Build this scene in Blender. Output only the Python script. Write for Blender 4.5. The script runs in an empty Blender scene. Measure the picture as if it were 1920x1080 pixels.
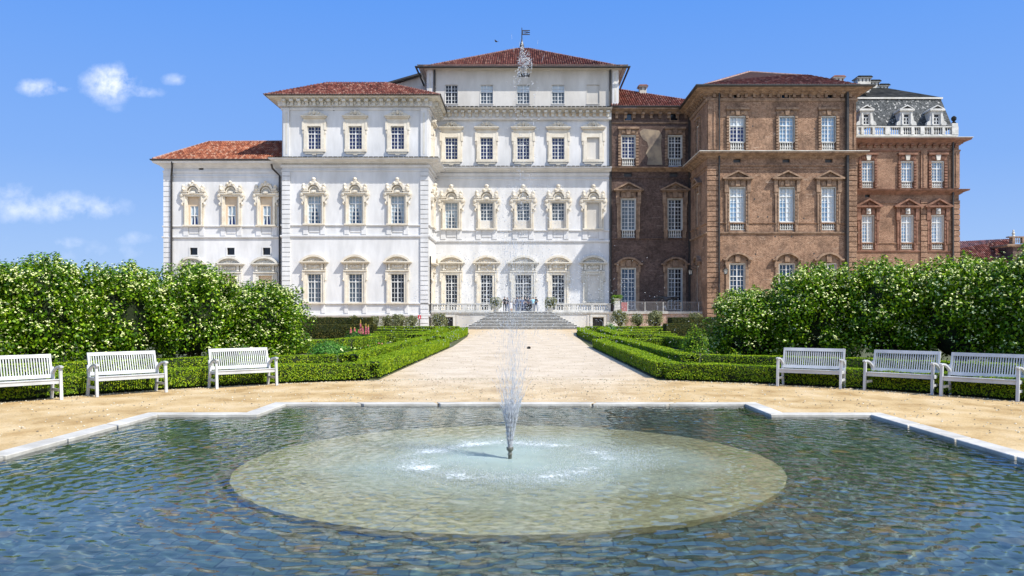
import bpy, math, random
import numpy as np
from mathutils import Vector, noise
from mathutils.geometry import tessellate_polygon
random.seed(7); RNG = np.random.default_rng(11)
SC = bpy.context.scene; COL = SC.collection
R = math.radians
# ---------------------------------------------------------------- camera, sky, sun, exposure
F, PX0, HY, EYE = 1515.0, 983.0, 590.0, 1.7      # focal length, principal column and horizon row of the 1920 px photograph
def X(px, Y): return (px - PX0) / F * Y
def Z(py, Y): return EYE + (HY - py) / F * Y
AX = -0.17                                        # the garden's axis
cam = bpy.data.objects.new("camera", bpy.data.cameras.new("camera")); COL.objects.link(cam)
cam.location = (0, 0, EYE); cam.rotation_euler = (R(90), 0, 0)
cam.data.sensor_width = 36; cam.data.lens = F / 1920 * 36
cam.data.shift_x = -(PX0 - 960) / 1920; cam.data.shift_y = (HY - 540) / 1920
cam.data.clip_end = 3000; cam.data.clip_start = 0.05
SC.camera = cam
SUN = Vector((15.6, -11.0, 22.7)).normalized()
sd = bpy.data.lights.new("sun", 'SUN'); sd.energy = 4.0; sd.angle = R(0.5); sd.color = (1.0, 0.96, 0.89)
sun = bpy.data.objects.new("sun", sd); COL.objects.link(sun)
sun.rotation_euler = (-SUN).to_track_quat('-Z', 'Y').to_euler()
SC.view_settings.view_transform = 'Standard'; SC.view_settings.look = 'None'
SC.view_settings.exposure = 0.58; SC.view_settings.gamma = 1
SC.cycles.max_bounces = 8; SC.cycles.transparent_max_bounces = 24
SC.cycles.caustics_reflective = False; SC.cycles.caustics_refractive = True
SC.cycles.use_denoising = True

def nd(nt, typ, **kw):
    n = nt.nodes.new(typ)
    for k, v in kw.items():
        if hasattr(n, k) and k not in ('inputs',): setattr(n, k, v)
    return n
def lk(nt, a, b): nt.links.new(a, b)
def math_n(nt, op, a, b=None, c=None, clamp=False):
    n = nt.nodes.new('ShaderNodeMath'); n.operation = op; n.use_clamp = clamp
    for i, v in enumerate((a, b, c)):
        if v is None: continue
        if isinstance(v, (int, float)): n.inputs[i].default_value = v
        else: nt.links.new(v, n.inputs[i])
    return n.outputs[0]

W = bpy.data.worlds.new("World"); SC.world = W; W.use_nodes = True
nt = W.node_tree; nt.nodes.clear()
sky = nt.nodes.new('ShaderNodeTexSky'); sky.sky_type = 'NISHITA'; sky.sun_disc = False
sky.sun_elevation = math.asin(SUN.z); sky.sun_rotation = math.atan2(SUN.x, SUN.y)
sky.altitude = 300; sky.air_density = 1.0; sky.dust_density = 0.25; sky.ozone_density = 2.0
hs = nt.nodes.new('ShaderNodeHueSaturation'); hs.inputs['Saturation'].default_value = 1.12; hs.inputs['Hue'].default_value = 0.502
hs.inputs['Value'].default_value = 1.0
lk(nt, sky.outputs[0], hs.inputs['Color'])
tc = nt.nodes.new('ShaderNodeTexCoord'); sp = nt.nodes.new('ShaderNodeSeparateXYZ'); lk(nt, tc.outputs['Generated'], sp.inputs[0])
yy = math_n(nt, 'MAXIMUM', sp.outputs[1], 0.02)
u = math_n(nt, 'DIVIDE', sp.outputs[0], yy); v = math_n(nt, 'DIVIDE', sp.outputs[2], yy)
cmb = nt.nodes.new('ShaderNodeCombineXYZ'); lk(nt, u, cmb.inputs[0]); lk(nt, v, cmb.inputs[1])
n1 = nt.nodes.new('ShaderNodeTexNoise'); n1.inputs['Scale'].default_value = 26; n1.inputs['Detail'].default_value = 10; n1.inputs['Roughness'].default_value = .62
lk(nt, cmb.outputs[0], n1.inputs['Vector'])
acc = None
for (cx, cy, rx, ry, st) in [(72, 165, 40, 17, .75), (110, 166, 26, 8, .4), (208, 156, 46, 34, 1.15), (262, 174, 46, 14, .5), (222, 200, 36, 16, .22), (330, 149, 32, 13, .45),
                             (95, 388, 140, 30, .6), (185, 390, 50, 20, .55), (20, 362, 60, 24, .4), (20, 395, 80, 30, .35), (130, 455, 40, 16, .35), (250, 447, 60, 18, .28), (190, 475, 150, 30, .22), (30, 450, 110, 40, .14)]:
    du = math_n(nt, 'MULTIPLY', math_n(nt, 'SUBTRACT', u, (cx - PX0) / F), F / rx)
    dv = math_n(nt, 'MULTIPLY', math_n(nt, 'SUBTRACT', v, (HY - cy) / F), F / ry)
    d2 = math_n(nt, 'ADD', math_n(nt, 'MULTIPLY', du, du), math_n(nt, 'MULTIPLY', dv, dv))
    g = math_n(nt, 'MULTIPLY', math_n(nt, 'EXPONENT', math_n(nt, 'MULTIPLY', d2, -1.1)), st)
    acc = g if acc is None else math_n(nt, 'MAXIMUM', acc, g)
nf = math_n(nt, 'MULTIPLY_ADD', n1.outputs[0], 2.6, -0.75)
den = math_n(nt, 'MULTIPLY', acc, nf)
den = math_n(nt, 'MULTIPLY', math_n(nt, 'SUBTRACT', den, 0.10), 1.5, clamp=True)
den = math_n(nt, 'MINIMUM', den, 0.93)
fwd = math_n(nt, 'GREATER_THAN', sp.outputs[1], 0.05)
den = math_n(nt, 'MULTIPLY', den, fwd)
mx = nt.nodes.new('ShaderNodeMix'); mx.data_type = 'RGBA'
el = math_n(nt, 'MULTIPLY', math_n(nt, 'MAXIMUM', sp.outputs[2], 0.0), 2.6, clamp=True)
cr = nt.nodes.new('ShaderNodeValToRGB'); lk(nt, el, cr.inputs[0]); E_ = cr.color_ramp.elements
E_[0].position = 0; E_[0].color = (.46, .66, 1.0, 1); E_[1].position = 1; E_[1].color = (.12, .36, 1.0, 1); e3 = E_.new(.45); e3.color = (.25, .48, 1.0, 1)
sc5 = nt.nodes.new('ShaderNodeVectorMath'); sc5.operation = 'SCALE'; sc5.inputs['Scale'].default_value = 6.3; lk(nt, cr.outputs[0], sc5.inputs[0])
m8 = nt.nodes.new('ShaderNodeMix'); m8.data_type = 'RGBA'; m8.inputs[0].default_value = .95; lk(nt, hs.outputs[0], m8.inputs[6]); lk(nt, sc5.outputs[0], m8.inputs[7])   # a clear saturated spring sky
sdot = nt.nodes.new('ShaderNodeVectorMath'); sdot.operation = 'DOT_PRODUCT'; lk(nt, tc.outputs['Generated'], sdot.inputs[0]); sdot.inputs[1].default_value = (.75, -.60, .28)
sky_fill = math_n(nt, 'MULTIPLY', math_n(nt, 'ADD', sdot.outputs['Value'], -.10), 1.4, clamp=True)      # brighter, whiter sky added behind the camera on the sun's side as fill light
m9 = nt.nodes.new('ShaderNodeMix'); m9.data_type = 'RGBA'; lk(nt, sky_fill, m9.inputs[0]); lk(nt, m8.outputs[2], m9.inputs[6]); m9.inputs[7].default_value = (6.0, 7.3, 9.6, 1)
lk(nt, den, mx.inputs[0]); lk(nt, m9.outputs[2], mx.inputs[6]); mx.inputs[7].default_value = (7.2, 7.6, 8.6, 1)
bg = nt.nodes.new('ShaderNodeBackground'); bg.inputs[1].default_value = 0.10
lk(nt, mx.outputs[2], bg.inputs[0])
wo = nt.nodes.new('ShaderNodeOutputWorld'); lk(nt, bg.outputs[0], wo.inputs[0])

# ---------------------------------------------------------------- materials
MATS = {}
def base_mat(name):
    m = bpy.data.materials.new(name); m.use_nodes = True; MATS[name] = m
    b = m.node_tree.nodes['Principled BSDF']
    return m, m.node_tree, b
def coords(nt, scale=(1, 1, 1)):
    g = nt.nodes.new('ShaderNodeNewGeometry')
    mp = nt.nodes.new('ShaderNodeMapping'); mp.inputs['Scale'].default_value = scale
    lk(nt, g.outputs['Position'], mp.inputs[0])
    return mp.outputs[0], g
def noise_n(nt, vec, scale, detail=4, rough=.55):
    n = nt.nodes.new('ShaderNodeTexNoise'); n.inputs['Scale'].default_value = scale
    n.inputs['Detail'].default_value = detail; n.inputs['Roughness'].default_value = rough
    lk(nt, vec, n.inputs['Vector']); return n.outputs[0]
def ramp(nt, fac, stops):
    r = nt.nodes.new('ShaderNodeValToRGB'); e = r.color_ramp.elements
    while len(e) > 1: e.remove(e[-1])
    e[0].position = stops[0][0]; e[0].color = (*stops[0][1], 1)
    for p, c in stops[1:]:
        k = e.new(p); k.color = (*c, 1)
    lk(nt, fac, r.inputs[0]); return r.outputs[0]
def mixc(nt, fac, a, b, mode='MIX'):
    m = nt.nodes.new('ShaderNodeMix'); m.data_type = 'RGBA'; m.blend_type = mode
    if isinstance(fac, (int, float)): m.inputs[0].default_value = fac
    else: lk(nt, fac, m.inputs[0])
    for i, c in ((6, a), (7, b)):
        if isinstance(c, tuple): m.inputs[i].default_value = (*c, 1)
        else: lk(nt, c, m.inputs[i])
    return m.outputs[2]
def bump(nt, b, h, strength=.4, dist=.02):
    bp = nt.nodes.new('ShaderNodeBump'); bp.inputs['Strength'].default_value = strength; bp.inputs['Distance'].default_value = dist
    lk(nt, h, bp.inputs['Height']); lk(nt, bp.outputs[0], b.inputs['Normal']); return bp
def two_tone(name, c1, c2, scale=1.0, rough=.8, detail=5, bstr=0, bscale=20, stretch=(1, 1, 1), lo=.35, hi=.65, spec=.3, fine=None):
    m, nt, b = base_mat(name); v, g = coords(nt, stretch)
    n = noise_n(nt, v, scale, detail)
    c = ramp(nt, n, [(lo, c1), (hi, c2)])
    if fine:
        n2 = noise_n(nt, v, fine[0], 3); c = mixc(nt, fine[1], c, ramp(nt, n2, [(.35, (.25, .25, .25)), (.65, (1, 1, 1))]), 'MULTIPLY')
    lk(nt, c, b.inputs['Base Color']); b.inputs['Roughness'].default_value = rough; b.inputs['Specular IOR Level'].default_value = spec
    if bstr: bump(nt, b, noise_n(nt, v, bscale, 4), bstr)
    return m
plaster = two_tone('plaster', (.60, .59, .575), (.70, .69, .68), .5, .85, 9, .25, 3, (1, 1, .28), .3, .6, fine=(1.6, .15))
plaster_grey = two_tone('plaster_weathered', (.50, .465, .41), (.64, .605, .55), .45, .85, 8, .2, 3, (1, 1, .35), .3, .62, fine=(1.5, .10))
stone = two_tone('cream_stone', (.62, .55, .44), (.74, .68, .57), 1.1, .75, 6, .3, 8, fine=(5, .12))
stone_w = two_tone('weathered_stone', (.52, .49, .42), (.68, .65, .58), .7, .8, 7, .3, 6, (1, 1, .5), fine=(4, .15))
panel_m = two_tone('beige_panel', (.56, .43, .30), (.66, .53, .38), .8, .8)
white_stone = two_tone('pale_stone', (.48, .47, .43), (.67, .65, .60), 1.6, .8, 6, .4, 14, fine=(9, .2))
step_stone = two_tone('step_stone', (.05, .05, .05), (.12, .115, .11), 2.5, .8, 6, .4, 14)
frame_m = two_tone('window_paint', (.62, .62, .60), (.74, .74, .72), 2, .5)
dark_metal = two_tone('dark_metal', (.018, .016, .015), (.04, .035, .03), 3, .45, spec=.5)
rail_metal = two_tone('rail_metal', (.22, .20, .19), (.30, .28, .27), 3, .45, spec=.5)
bronze = two_tone('bronze', (.07, .075, .06), (.18, .17, .13), 40, .4, spec=.6)
bench_m = two_tone('bench_paint', (.42, .425, .42), (.58, .585, .585), 2.2, .45, bstr=.15, bscale=60, stretch=(1, 1, 1), spec=.5)
terracotta = two_tone('terracotta', (.38, .15, .07), (.50, .22, .11), 5, .8)
slate_dark = two_tone('dark_slate', (.010, .011, .011), (.035, .035, .032), 1.2, .9, 8, .5, 6, spec=.08)
red_sheet = two_tone('rose_sheet', (.30, .12, .12), (.38, .17, .17), 3, .6)
red_sign = two_tone('red_enamel', (.55, .02, .04), (.62, .03, .05), 3, .4)
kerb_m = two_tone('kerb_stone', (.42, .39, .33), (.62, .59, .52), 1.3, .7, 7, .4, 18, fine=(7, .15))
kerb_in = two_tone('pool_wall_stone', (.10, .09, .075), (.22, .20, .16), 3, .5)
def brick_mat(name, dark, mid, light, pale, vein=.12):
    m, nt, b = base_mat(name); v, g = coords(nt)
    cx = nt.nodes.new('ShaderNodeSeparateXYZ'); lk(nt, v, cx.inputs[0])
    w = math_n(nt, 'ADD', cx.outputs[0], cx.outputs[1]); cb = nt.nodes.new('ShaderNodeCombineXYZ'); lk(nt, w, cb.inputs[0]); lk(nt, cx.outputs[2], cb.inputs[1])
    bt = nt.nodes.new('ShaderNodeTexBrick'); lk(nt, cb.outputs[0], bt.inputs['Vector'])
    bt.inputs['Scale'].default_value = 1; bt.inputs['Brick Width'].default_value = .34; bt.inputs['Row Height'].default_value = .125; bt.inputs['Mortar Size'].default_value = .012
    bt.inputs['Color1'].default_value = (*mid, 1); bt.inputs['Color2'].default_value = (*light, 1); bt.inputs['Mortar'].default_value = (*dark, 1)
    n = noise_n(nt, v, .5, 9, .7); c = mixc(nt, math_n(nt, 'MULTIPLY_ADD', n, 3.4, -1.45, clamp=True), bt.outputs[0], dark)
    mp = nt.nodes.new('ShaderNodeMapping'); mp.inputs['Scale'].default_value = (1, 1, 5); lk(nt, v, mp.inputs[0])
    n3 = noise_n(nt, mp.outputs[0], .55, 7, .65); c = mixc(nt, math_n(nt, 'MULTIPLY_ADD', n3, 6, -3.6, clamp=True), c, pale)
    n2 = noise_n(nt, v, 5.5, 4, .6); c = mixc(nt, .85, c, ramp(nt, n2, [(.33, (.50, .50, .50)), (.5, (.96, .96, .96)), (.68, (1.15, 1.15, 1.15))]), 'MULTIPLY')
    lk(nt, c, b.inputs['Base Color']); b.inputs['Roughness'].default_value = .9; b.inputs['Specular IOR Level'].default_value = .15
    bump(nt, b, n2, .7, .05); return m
brick = brick_mat('brick', (.12, .075, .052), (.36, .216, .136), (.46, .292, .19), (.52, .40, .30))
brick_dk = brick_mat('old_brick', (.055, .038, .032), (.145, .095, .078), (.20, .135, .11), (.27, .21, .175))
brick_rd = brick_mat('red_brick', (.15, .092, .062), (.35, .207, .135), (.43, .27, .18), (.50, .39, .29))
brick_pl = brick_mat('limewashed_brick', (.30, .17, .12), (.50, .36, .28), (.62, .52, .44), (.70, .65, .58))
brick_trim = two_tone('brick_trim', (.20, .13, .088), (.40, .27, .18), 1.6, .9, 7, .6, 6, fine=(6, .35))
brick_trim_r = two_tone('red_brick_trim', (.19, .10, .065), (.33, .175, .12), 1.6, .9, 7, .6, 6, fine=(6, .35))
patch_m = two_tone('ochre_plaster', (.15, .12, .10), (.36, .28, .19), .6, .9, 8, lo=.38, hi=.62)
def tile_mat(name, cols):
    m, nt, b = base_mat(name); v, g = coords(nt)
    c = ramp(nt, g.outputs['Random Per Island'], cols)
    n = noise_n(nt, v, .7, 6); c = mixc(nt, .7, c, ramp(nt, n, [(.3, (.45, .42, .42)), (.62, (1, 1, 1))]), 'MULTIPLY')
    lk(nt, c, b.inputs['Base Color']); b.inputs['Roughness'].default_value = .85; b.inputs['Specular IOR Level'].default_value = .2; return m
tile_o = tile_mat('orange_tiles', [(0, (.18, .055, .03)), (.4, (.32, .10, .05)), (.75, (.42, .155, .08)), (1, (.48, .27, .18))])
tile_d = tile_mat('maroon_tiles', [(0, (.07, .022, .015)), (.4, (.16, .046, .032)), (.8, (.24, .080, .056)), (1, (.36, .21, .16))])
tile_r = tile_mat('red_tiles', [(0, (.08, .022, .014)), (.4, (.18, .05, .032)), (.8, (.27, .085, .055)), (1, (.36, .20, .15))])
tile_bed = two_tone('roof_bed', (.02, .009, .007), (.05, .02, .015), 3, .95)
tile_end = two_tone('tile_mortar', (.22, .13, .11), (.42, .30, .26), 4, .9)
def slate_mat():
    m, nt, b = base_mat('slate_painted_glints'); v, g = coords(nt, (1, 1, 1))
    vo = nt.nodes.new('ShaderNodeTexVoronoi'); vo.inputs['Scale'].default_value = 5.5; lk(nt, v, vo.inputs['Vector'])
    c = ramp(nt, vo.outputs['Color'], [(.2, (.025, .028, .028)), (.6, (.07, .075, .075)), (.80, (.095, .095, .095)), (.88, (.36, .35, .32))])  # the glints of the slates are painted in as pale cells
    lk(nt, c, b.inputs['Base Color']); b.inputs['Roughness'].default_value = .7; b.inputs['Specular IOR Level'].default_value = .15; bump(nt, b, vo.outputs['Distance'], .6, .05); return m
slate = slate_mat()
def glass_mat(name, col, rough=.06):
    m, nt, b = base_mat(name); v, g = coords(nt); n = noise_n(nt, v, .45, 2)
    lk(nt, mixc(nt, n, tuple(c * .5 for c in col), tuple(c * 1.4 for c in col)), b.inputs['Base Color'])
    b.inputs['Roughness'].default_value = rough; b.inputs['IOR'].default_value = 1.45; b.inputs['Specular IOR Level'].default_value = .5
    bump(nt, b, noise_n(nt, v, 1.3, 2), .25, .03); return m
g_blue = glass_mat('blue_glass', (.018, .035, .13)); g_dark = glass_mat('dark_glass', (.015, .018, .024)); g_mid = glass_mat('grey_glass', (.10, .13, .16)); g_sky = glass_mat('sky_glass', (.30, .46, .62)); g_teal = glass_mat('deep_blue_glass', (.02, .06, .12))  # g_sky has the sky's reflection painted into its light blue base colour
curt = two_tone('curtain_cloth', (.30, .38, .45), (.42, .50, .56), 6, .9, stretch=(8, 8, .3))
blind_m = two_tone('blind_cloth', (.48, .54, .58), (.60, .66, .70), 3, .9, stretch=(6, 6, .3))
def leaf_mat(name, cols, rough=.5, trans=.22):
    m, nt, b = base_mat(name); v, g = coords(nt)
    c = ramp(nt, g.outputs['Random Per Island'], cols)
    n = noise_n(nt, v, 1.2, 3); c = mixc(nt, .6, c, ramp(nt, n, [(.35, (.6, .7, .6)), (.65, (1.15, 1.1, 1))]), 'MULTIPLY')
    lk(nt, c, b.inputs['Base Color']); b.inputs['Roughness'].default_value = rough; b.inputs['Specular IOR Level'].default_value = .2
    tr = nt.nodes.new('ShaderNodeBsdfTranslucent'); lk(nt, mixc(nt, 1.0, c, (1.5, 1.6, .5), 'MULTIPLY'), tr.inputs[0])
    ms = nt.nodes.new('ShaderNodeMixShader'); ms.inputs[0].default_value = trans
    lk(nt, b.outputs[0], ms.inputs[1]); lk(nt, tr.outputs[0], ms.inputs[2]); lk(nt, ms.outputs[0], nt.nodes['Material Output'].inputs[0]); return m
box_leaf = leaf_mat('box_leaves', [(0, (.06, .14, .004)), (.5, (.20, .32, .006)), (.85, (.36, .47, .012)), (1, (.50, .55, .03))])
yew_leaf = leaf_mat('yew_leaves', [(0, (.03, .04, .008)), (.5, (.06, .075, .012)), (.85, (.13, .11, .02)), (1, (.20, .14, .02))])
bush_leaf = leaf_mat('shrub_leaves', [(0, (.014, .045, .002)), (.45, (.07, .17, .004)), (.8, (.19, .33, .008)), (1, (.38, .50, .03))], .40)
olive_leaf = leaf_mat('olive_leaves', [(0, (.09, .105, .05)), (.6, (.20, .215, .11)), (1, (.38, .38, .24))], .5)
bright_leaf = leaf_mat('herb_leaves', [(0, (.03, .12, .01)), (.6, (.07, .24, .02)), (1, (.22, .40, .10))], .4)
trail_leaf = leaf_mat('trailing_leaves', [(0, (.05, .12, .01)), (.6, (.13, .26, .02)), (1, (.25, .38, .04))], .5)
core_m = two_tone('twigs', (.008, .014, .004), (.02, .03, .008), 6, .95)
bark = two_tone('bark', (.05, .035, .022), (.10, .075, .05), 8, .95)
blossom = two_tone('blossom', (.62, .66, .22), (.88, .90, .46), 9, .7)
petal = leaf_mat('lupin_petals', [(0, (.55, .05, .16)), (.6, (.70, .18, .28)), (1, (.80, .40, .30))], .6, .2)
petal_t = leaf_mat('lupin_tips', [(0, (.55, .35, .08)), (1, (.75, .60, .15))], .6, .2)
# ---------------------------------------------------------------- helpers
class MB:
    """collects shapes, builds ONE mesh object"""
    def __init__(s): s.v = []; s.f = []; s.m = []; s.mats = []
    def mi(s, mat):
        if mat not in s.mats: s.mats.append(mat)
        return s.mats.index(mat)
    def add(s, vs, fs, mat):
        o = len(s.v); s.v += [tuple(p) for p in vs]; i = s.mi(mat)
        for f in fs: s.f.append(tuple(o + k for k in f)); s.m.append(i)
    def quad(s, a, b, c, d, mat): s.add([a, b, c, d], [(0, 1, 2, 3)], mat)
    def box(s, x0, x1, y0, y1, z0, z1, mat):
        s.add([(x0, y0, z0), (x1, y0, z0), (x1, y1, z0), (x0, y1, z0), (x0, y0, z1), (x1, y0, z1), (x1, y1, z1), (x0, y1, z1)],
              [(0, 3, 2, 1), (4, 5, 6, 7), (0, 1, 5, 4), (1, 2, 6, 5), (2, 3, 7, 6), (3, 0, 4, 7)], mat)
    def prism(s, pts, y0, y1, mat):          # polygon in x,z (counter-clockwise seen from -y) extruded along y
        n = len(pts)
        s.add([(x, y0, z) for x, z in pts] + [(x, y1, z) for x, z in pts],
              [tuple(range(n)), tuple(range(2 * n - 1, n - 1, -1))] + [(i, i + n, (i + 1) % n + n, (i + 1) % n) for i in range(n)], mat)
    def bar(s, a, b, w, h, mat, up=(0, 0, 1)):
        a, b = Vector(a), Vector(b); d = (b - a).normalized(); up = Vector(up)
        if abs(d.dot(up)) > .99: up = Vector((0, 1, 0))
        r = d.cross(up).normalized() * w / 2; q = r.cross(d).normalized() * h / 2
        vs = [a - r - q, a + r - q, a + r + q, a - r + q, b - r - q, b + r - q, b + r + q, b - r + q]
        s.add(vs, [(0, 1, 2, 3), (7, 6, 5, 4), (0, 4, 5, 1), (1, 5, 6, 2), (2, 6, 7, 3), (3, 7, 4, 0)], mat)
    def tube(s, pts, rad, mat, n=6):
        pts = [Vector(p) for p in pts]; rad = rad if isinstance(rad, (list, tuple)) else [rad] * len(pts)
        vs = []; prev = None
        for i, p in enumerate(pts):
            d = (pts[min(i + 1, len(pts) - 1)] - pts[max(i - 1, 0)]).normalized()
            r = prev if prev is not None else (Vector((1, 0, 0)) if abs(d.x) < .8 else Vector((0, 1, 0)))
            r = (r - d * r.dot(d)).normalized(); prev = r; q = d.cross(r)
            vs += [p + (r * math.cos(2 * math.pi * k / n) + q * math.sin(2 * math.pi * k / n)) * rad[i] for k in range(n)]
        fs = [(i * n + k, i * n + (k + 1) % n, (i + 1) * n + (k + 1) % n, (i + 1) * n + k) for i in range(len(pts) - 1) for k in range(n)]
        fs += [tuple(range(n - 1, -1, -1)), tuple(range((len(pts) - 1) * n, len(pts) * n))]
        s.add(vs, fs, mat)
    def lathe(s, prof, c, mat, n=10):         # prof [(r,z)...]
        vs = [(c[0] + r * math.cos(2 * math.pi * k / n), c[1] + r * math.sin(2 * math.pi * k / n), c[2] + z) for r, z in prof for k in range(n)]
        m = len(prof)
        fs = [(i * n + k, i * n + (k + 1) % n, (i + 1) * n + (k + 1) % n, (i + 1) * n + k) for i in range(m - 1) for k in range(n)]
        fs += [tuple(range(n - 1, -1, -1)), tuple(range((m - 1) * n, m * n))]
        s.add(vs, fs, mat)
    def blob(s, c, r, mat, seed=0, amp=.3, n=8):
        if not hasattr(r, '__len__'): r = (r, r, r)
        vs = []; rows = n // 2 + 1
        for i in range(rows):
            th = math.pi * (i + .001) / (rows - 1 + .002)
            for k in range(n):
                ph = 2 * math.pi * k / n; d = Vector((math.sin(th) * math.cos(ph), math.sin(th) * math.sin(ph), math.cos(th)))
                q = 1 + amp * noise.noise(d * 1.7 + Vector((seed * 3.1, seed, 0)))
                vs.append((c[0] + d.x * r[0] * q, c[1] + d.y * r[1] * q, c[2] + d.z * r[2] * q))
        s.add(vs, [(i * n + k, (i + 1) * n + k, (i + 1) * n + (k + 1) % n, i * n + (k + 1) % n) for i in range(rows - 1) for k in range(n)], mat)
    def moulding(s, prof, path, mat, caps=True):    # path = plan points, the outside on the right-hand side of travel; prof [(out,z)...]
        P = [Vector(p) for p in path]; m = len(prof); vs = []
        for i, p in enumerate(P):
            ds = []
            if i > 0: ds.append((P[i] - P[i - 1]).normalized())
            if i < len(P) - 1: ds.append((P[i + 1] - P[i]).normalized())
            ns = [Vector((d.y, -d.x)) for d in ds]
            if len(ns) == 2:
                b = (ns[0] + ns[1]); o = b / (1 + ns[0].dot(ns[1]))
            else: o = ns[0]
            vs += [(p.x + o.x * t, p.y + o.y * t, z) for t, z in prof]
        fs = [(i * m + k, (i + 1) * m + k, (i + 1) * m + k + 1, i * m + k + 1) for i in range(len(P) - 1) for k in range(m - 1)]
        s.add(vs, fs, mat)
        if caps: s.add([vs[k] for k in range(m)], [tuple(range(m))], mat); s.add([vs[(len(P) - 1) * m + k] for k in range(m)], [tuple(range(m - 1, -1, -1))], mat)
    def mesh(s, name, origin=(0, 0, 0), smooth=False):
        me = bpy.data.meshes.new(name)
        me.from_pydata([(x - origin[0], y - origin[1], z - origin[2]) for x, y, z in s.v], [], s.f)
        for m in s.mats: me.materials.append(m)
        me.polygons.foreach_set('material_index', s.m)
        if smooth: me.polygons.foreach_set('use_smooth', [True] * len(s.f))
        me.update(); return me
def put(name, me, parent=None, loc=(0, 0, 0), rz=0):
    o = bpy.data.objects.new(name, me); COL.objects.link(o); o.location = loc; o.rotation_euler = (0, 0, rz)
    if parent is not None: o.parent = parent
    return o
def tag(o, label=None, cat=None, group=None, kind=None):
    if label: o['label'] = label
    if cat: o['category'] = cat
    if group: o['group'] = group
    if kind: o['kind'] = kind
    return o
class Thing:
    def __init__(s, name, loc, label, cat, group=None, rz=0):
        s.o = bpy.data.objects.new(name, None); COL.objects.link(s.o); s.o.location = loc; s.L = tuple(loc); s.o.rotation_euler = (0, 0, rz)
        s.o.empty_display_size = .2; tag(s.o, label, cat, group)
    def part(s, name, mb, smooth=False, label=None):           # mb in world coordinates
        p = put(name, mb.mesh(name, s.L, smooth), s.o); tag(p, label); return p
    def rel(s, p): return (p[0] - s.L[0], p[1] - s.L[1], p[2] - s.L[2])
def copy_tree(o, loc, rz, label):
    def cp(a, par):
        b = a.copy(); COL.objects.link(b); b.parent = par
        for c in a.children: cp(c, b)
        return b
    r = cp(o, None); r.location = loc; r.rotation_euler = (0, 0, rz); r['label'] = label; return r
def structure(name, me): return tag(put(name, me), kind='structure')

def np_mesh(name, V, Q, mats, mi=None, extra=None):
    """V (n,3), Q (m,4); extra = MB joined in"""
    V = np.asarray(V, dtype=np.float32).reshape(-1, 3); Q = np.asarray(Q, dtype=np.int32).reshape(-1, 4)
    mi = np.zeros(len(Q), np.int32) if mi is None else np.asarray(mi, np.int32)
    mats = list(mats); loops = [Q.ravel()]; starts = [np.arange(len(Q)) * 4]; tot = [np.full(len(Q), 4)]; MI = [mi]
    if extra is not None and extra.v:
        base = len(V); V = np.vstack([V, np.array(extra.v, np.float32)])
        ms = len(mats); mats += extra.mats; st = len(Q) * 4; l2 = []; s2 = []; t2 = []
        for f in extra.f: s2.append(st + len(l2)); t2.append(len(f)); l2 += [base + k for k in f]
        loops.append(np.array(l2, np.int32)); starts.append(np.array(s2)); tot.append(np.array(t2)); MI.append(np.array(extra.m) + ms)
    loops = np.concatenate(loops); starts = np.concatenate(starts); MI = np.concatenate(MI)
    me = bpy.data.meshes.new(name); me.vertices.add(len(V)); me.vertices.foreach_set('co', V.ravel())
    me.loops.add(len(loops)); me.loops.foreach_set('vertex_index', loops.astype(np.int32))
    me.polygons.add(len(starts)); me.polygons.foreach_set('loop_start', starts.astype(np.int32))
    for m in mats: me.materials.append(m)
    me.polygons.foreach_set('material_index', MI.astype(np.int32)); me.update(calc_edges=True); me.validate(); return me
def unit(a): return a / np.maximum(np.linalg.norm(a, axis=1, keepdims=True), 1e-6)
def leaves(P, N, size, jit=.6, aspect=.5):
    """rhombic leaves at points P facing N (jittered)"""
    n = len(P); size = np.broadcast_to(np.asarray(size, float), (n,))[:, None]
    N = unit(N + RNG.normal(0, jit, (n, 3))); A = unit(np.cross(N, RNG.normal(0, 1, (n, 3)))); B = np.cross(N, A)
    s = size * RNG.uniform(.7, 1.3, (n, 1))
    V = np.stack([P - A * s * .5, P + B * s * aspect * .5 + N * s * .08, P + A * s * .5, P - B * s * aspect * .5 + N * s * .08], 1).reshape(-1, 3)
    return V, np.arange(n * 4).reshape(n, 4)

def holed(mb, x0, x1, z0, z1, y, holes, mat, depth=.35, rev=None, axis='y'):
    """wall sheet facing -y with rectangular openings and their reveals (or a ground sheet when axis is 'z')"""
    xs = sorted({x0, x1, *[h[0] for h in holes], *[h[1] for h in holes]}); zs = sorted({z0, z1, *[h[2] for h in holes], *[h[3] for h in holes]})
    xs = [x for x in xs if x0 <= x <= x1]; zs = [z for z in zs if z0 <= z <= z1]
    P = (lambda a, b: (a, y, b)) if axis == 'y' else (lambda a, b: (a, b, y))
    for i in range(len(xs) - 1):
        for j in range(len(zs) - 1):
            cx, cz = (xs[i] + xs[i + 1]) / 2, (zs[j] + zs[j + 1]) / 2
            if any(h[0] < cx < h[1] and h[2] < cz < h[3] for h in holes): continue
            mb.quad(P(xs[i], zs[j]), P(xs[i + 1], zs[j]), P(xs[i + 1], zs[j + 1]), P(xs[i], zs[j + 1]), mat)
    if axis == 'y' and depth:
        for a, b, c, d in holes:
            r = rev or mat; e = y + depth
            mb.quad((a, y, c), (a, e, c), (a, e, d), (a, y, d), r); mb.quad((b, y, d), (b, e, d), (b, e, c), (b, y, c), r)
            mb.quad((a, y, d), (a, e, d), (b, e, d), (b, y, d), r); mb.quad((a, y, c), (b, y, c), (b, e, c), (a, e, c), r)

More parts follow.
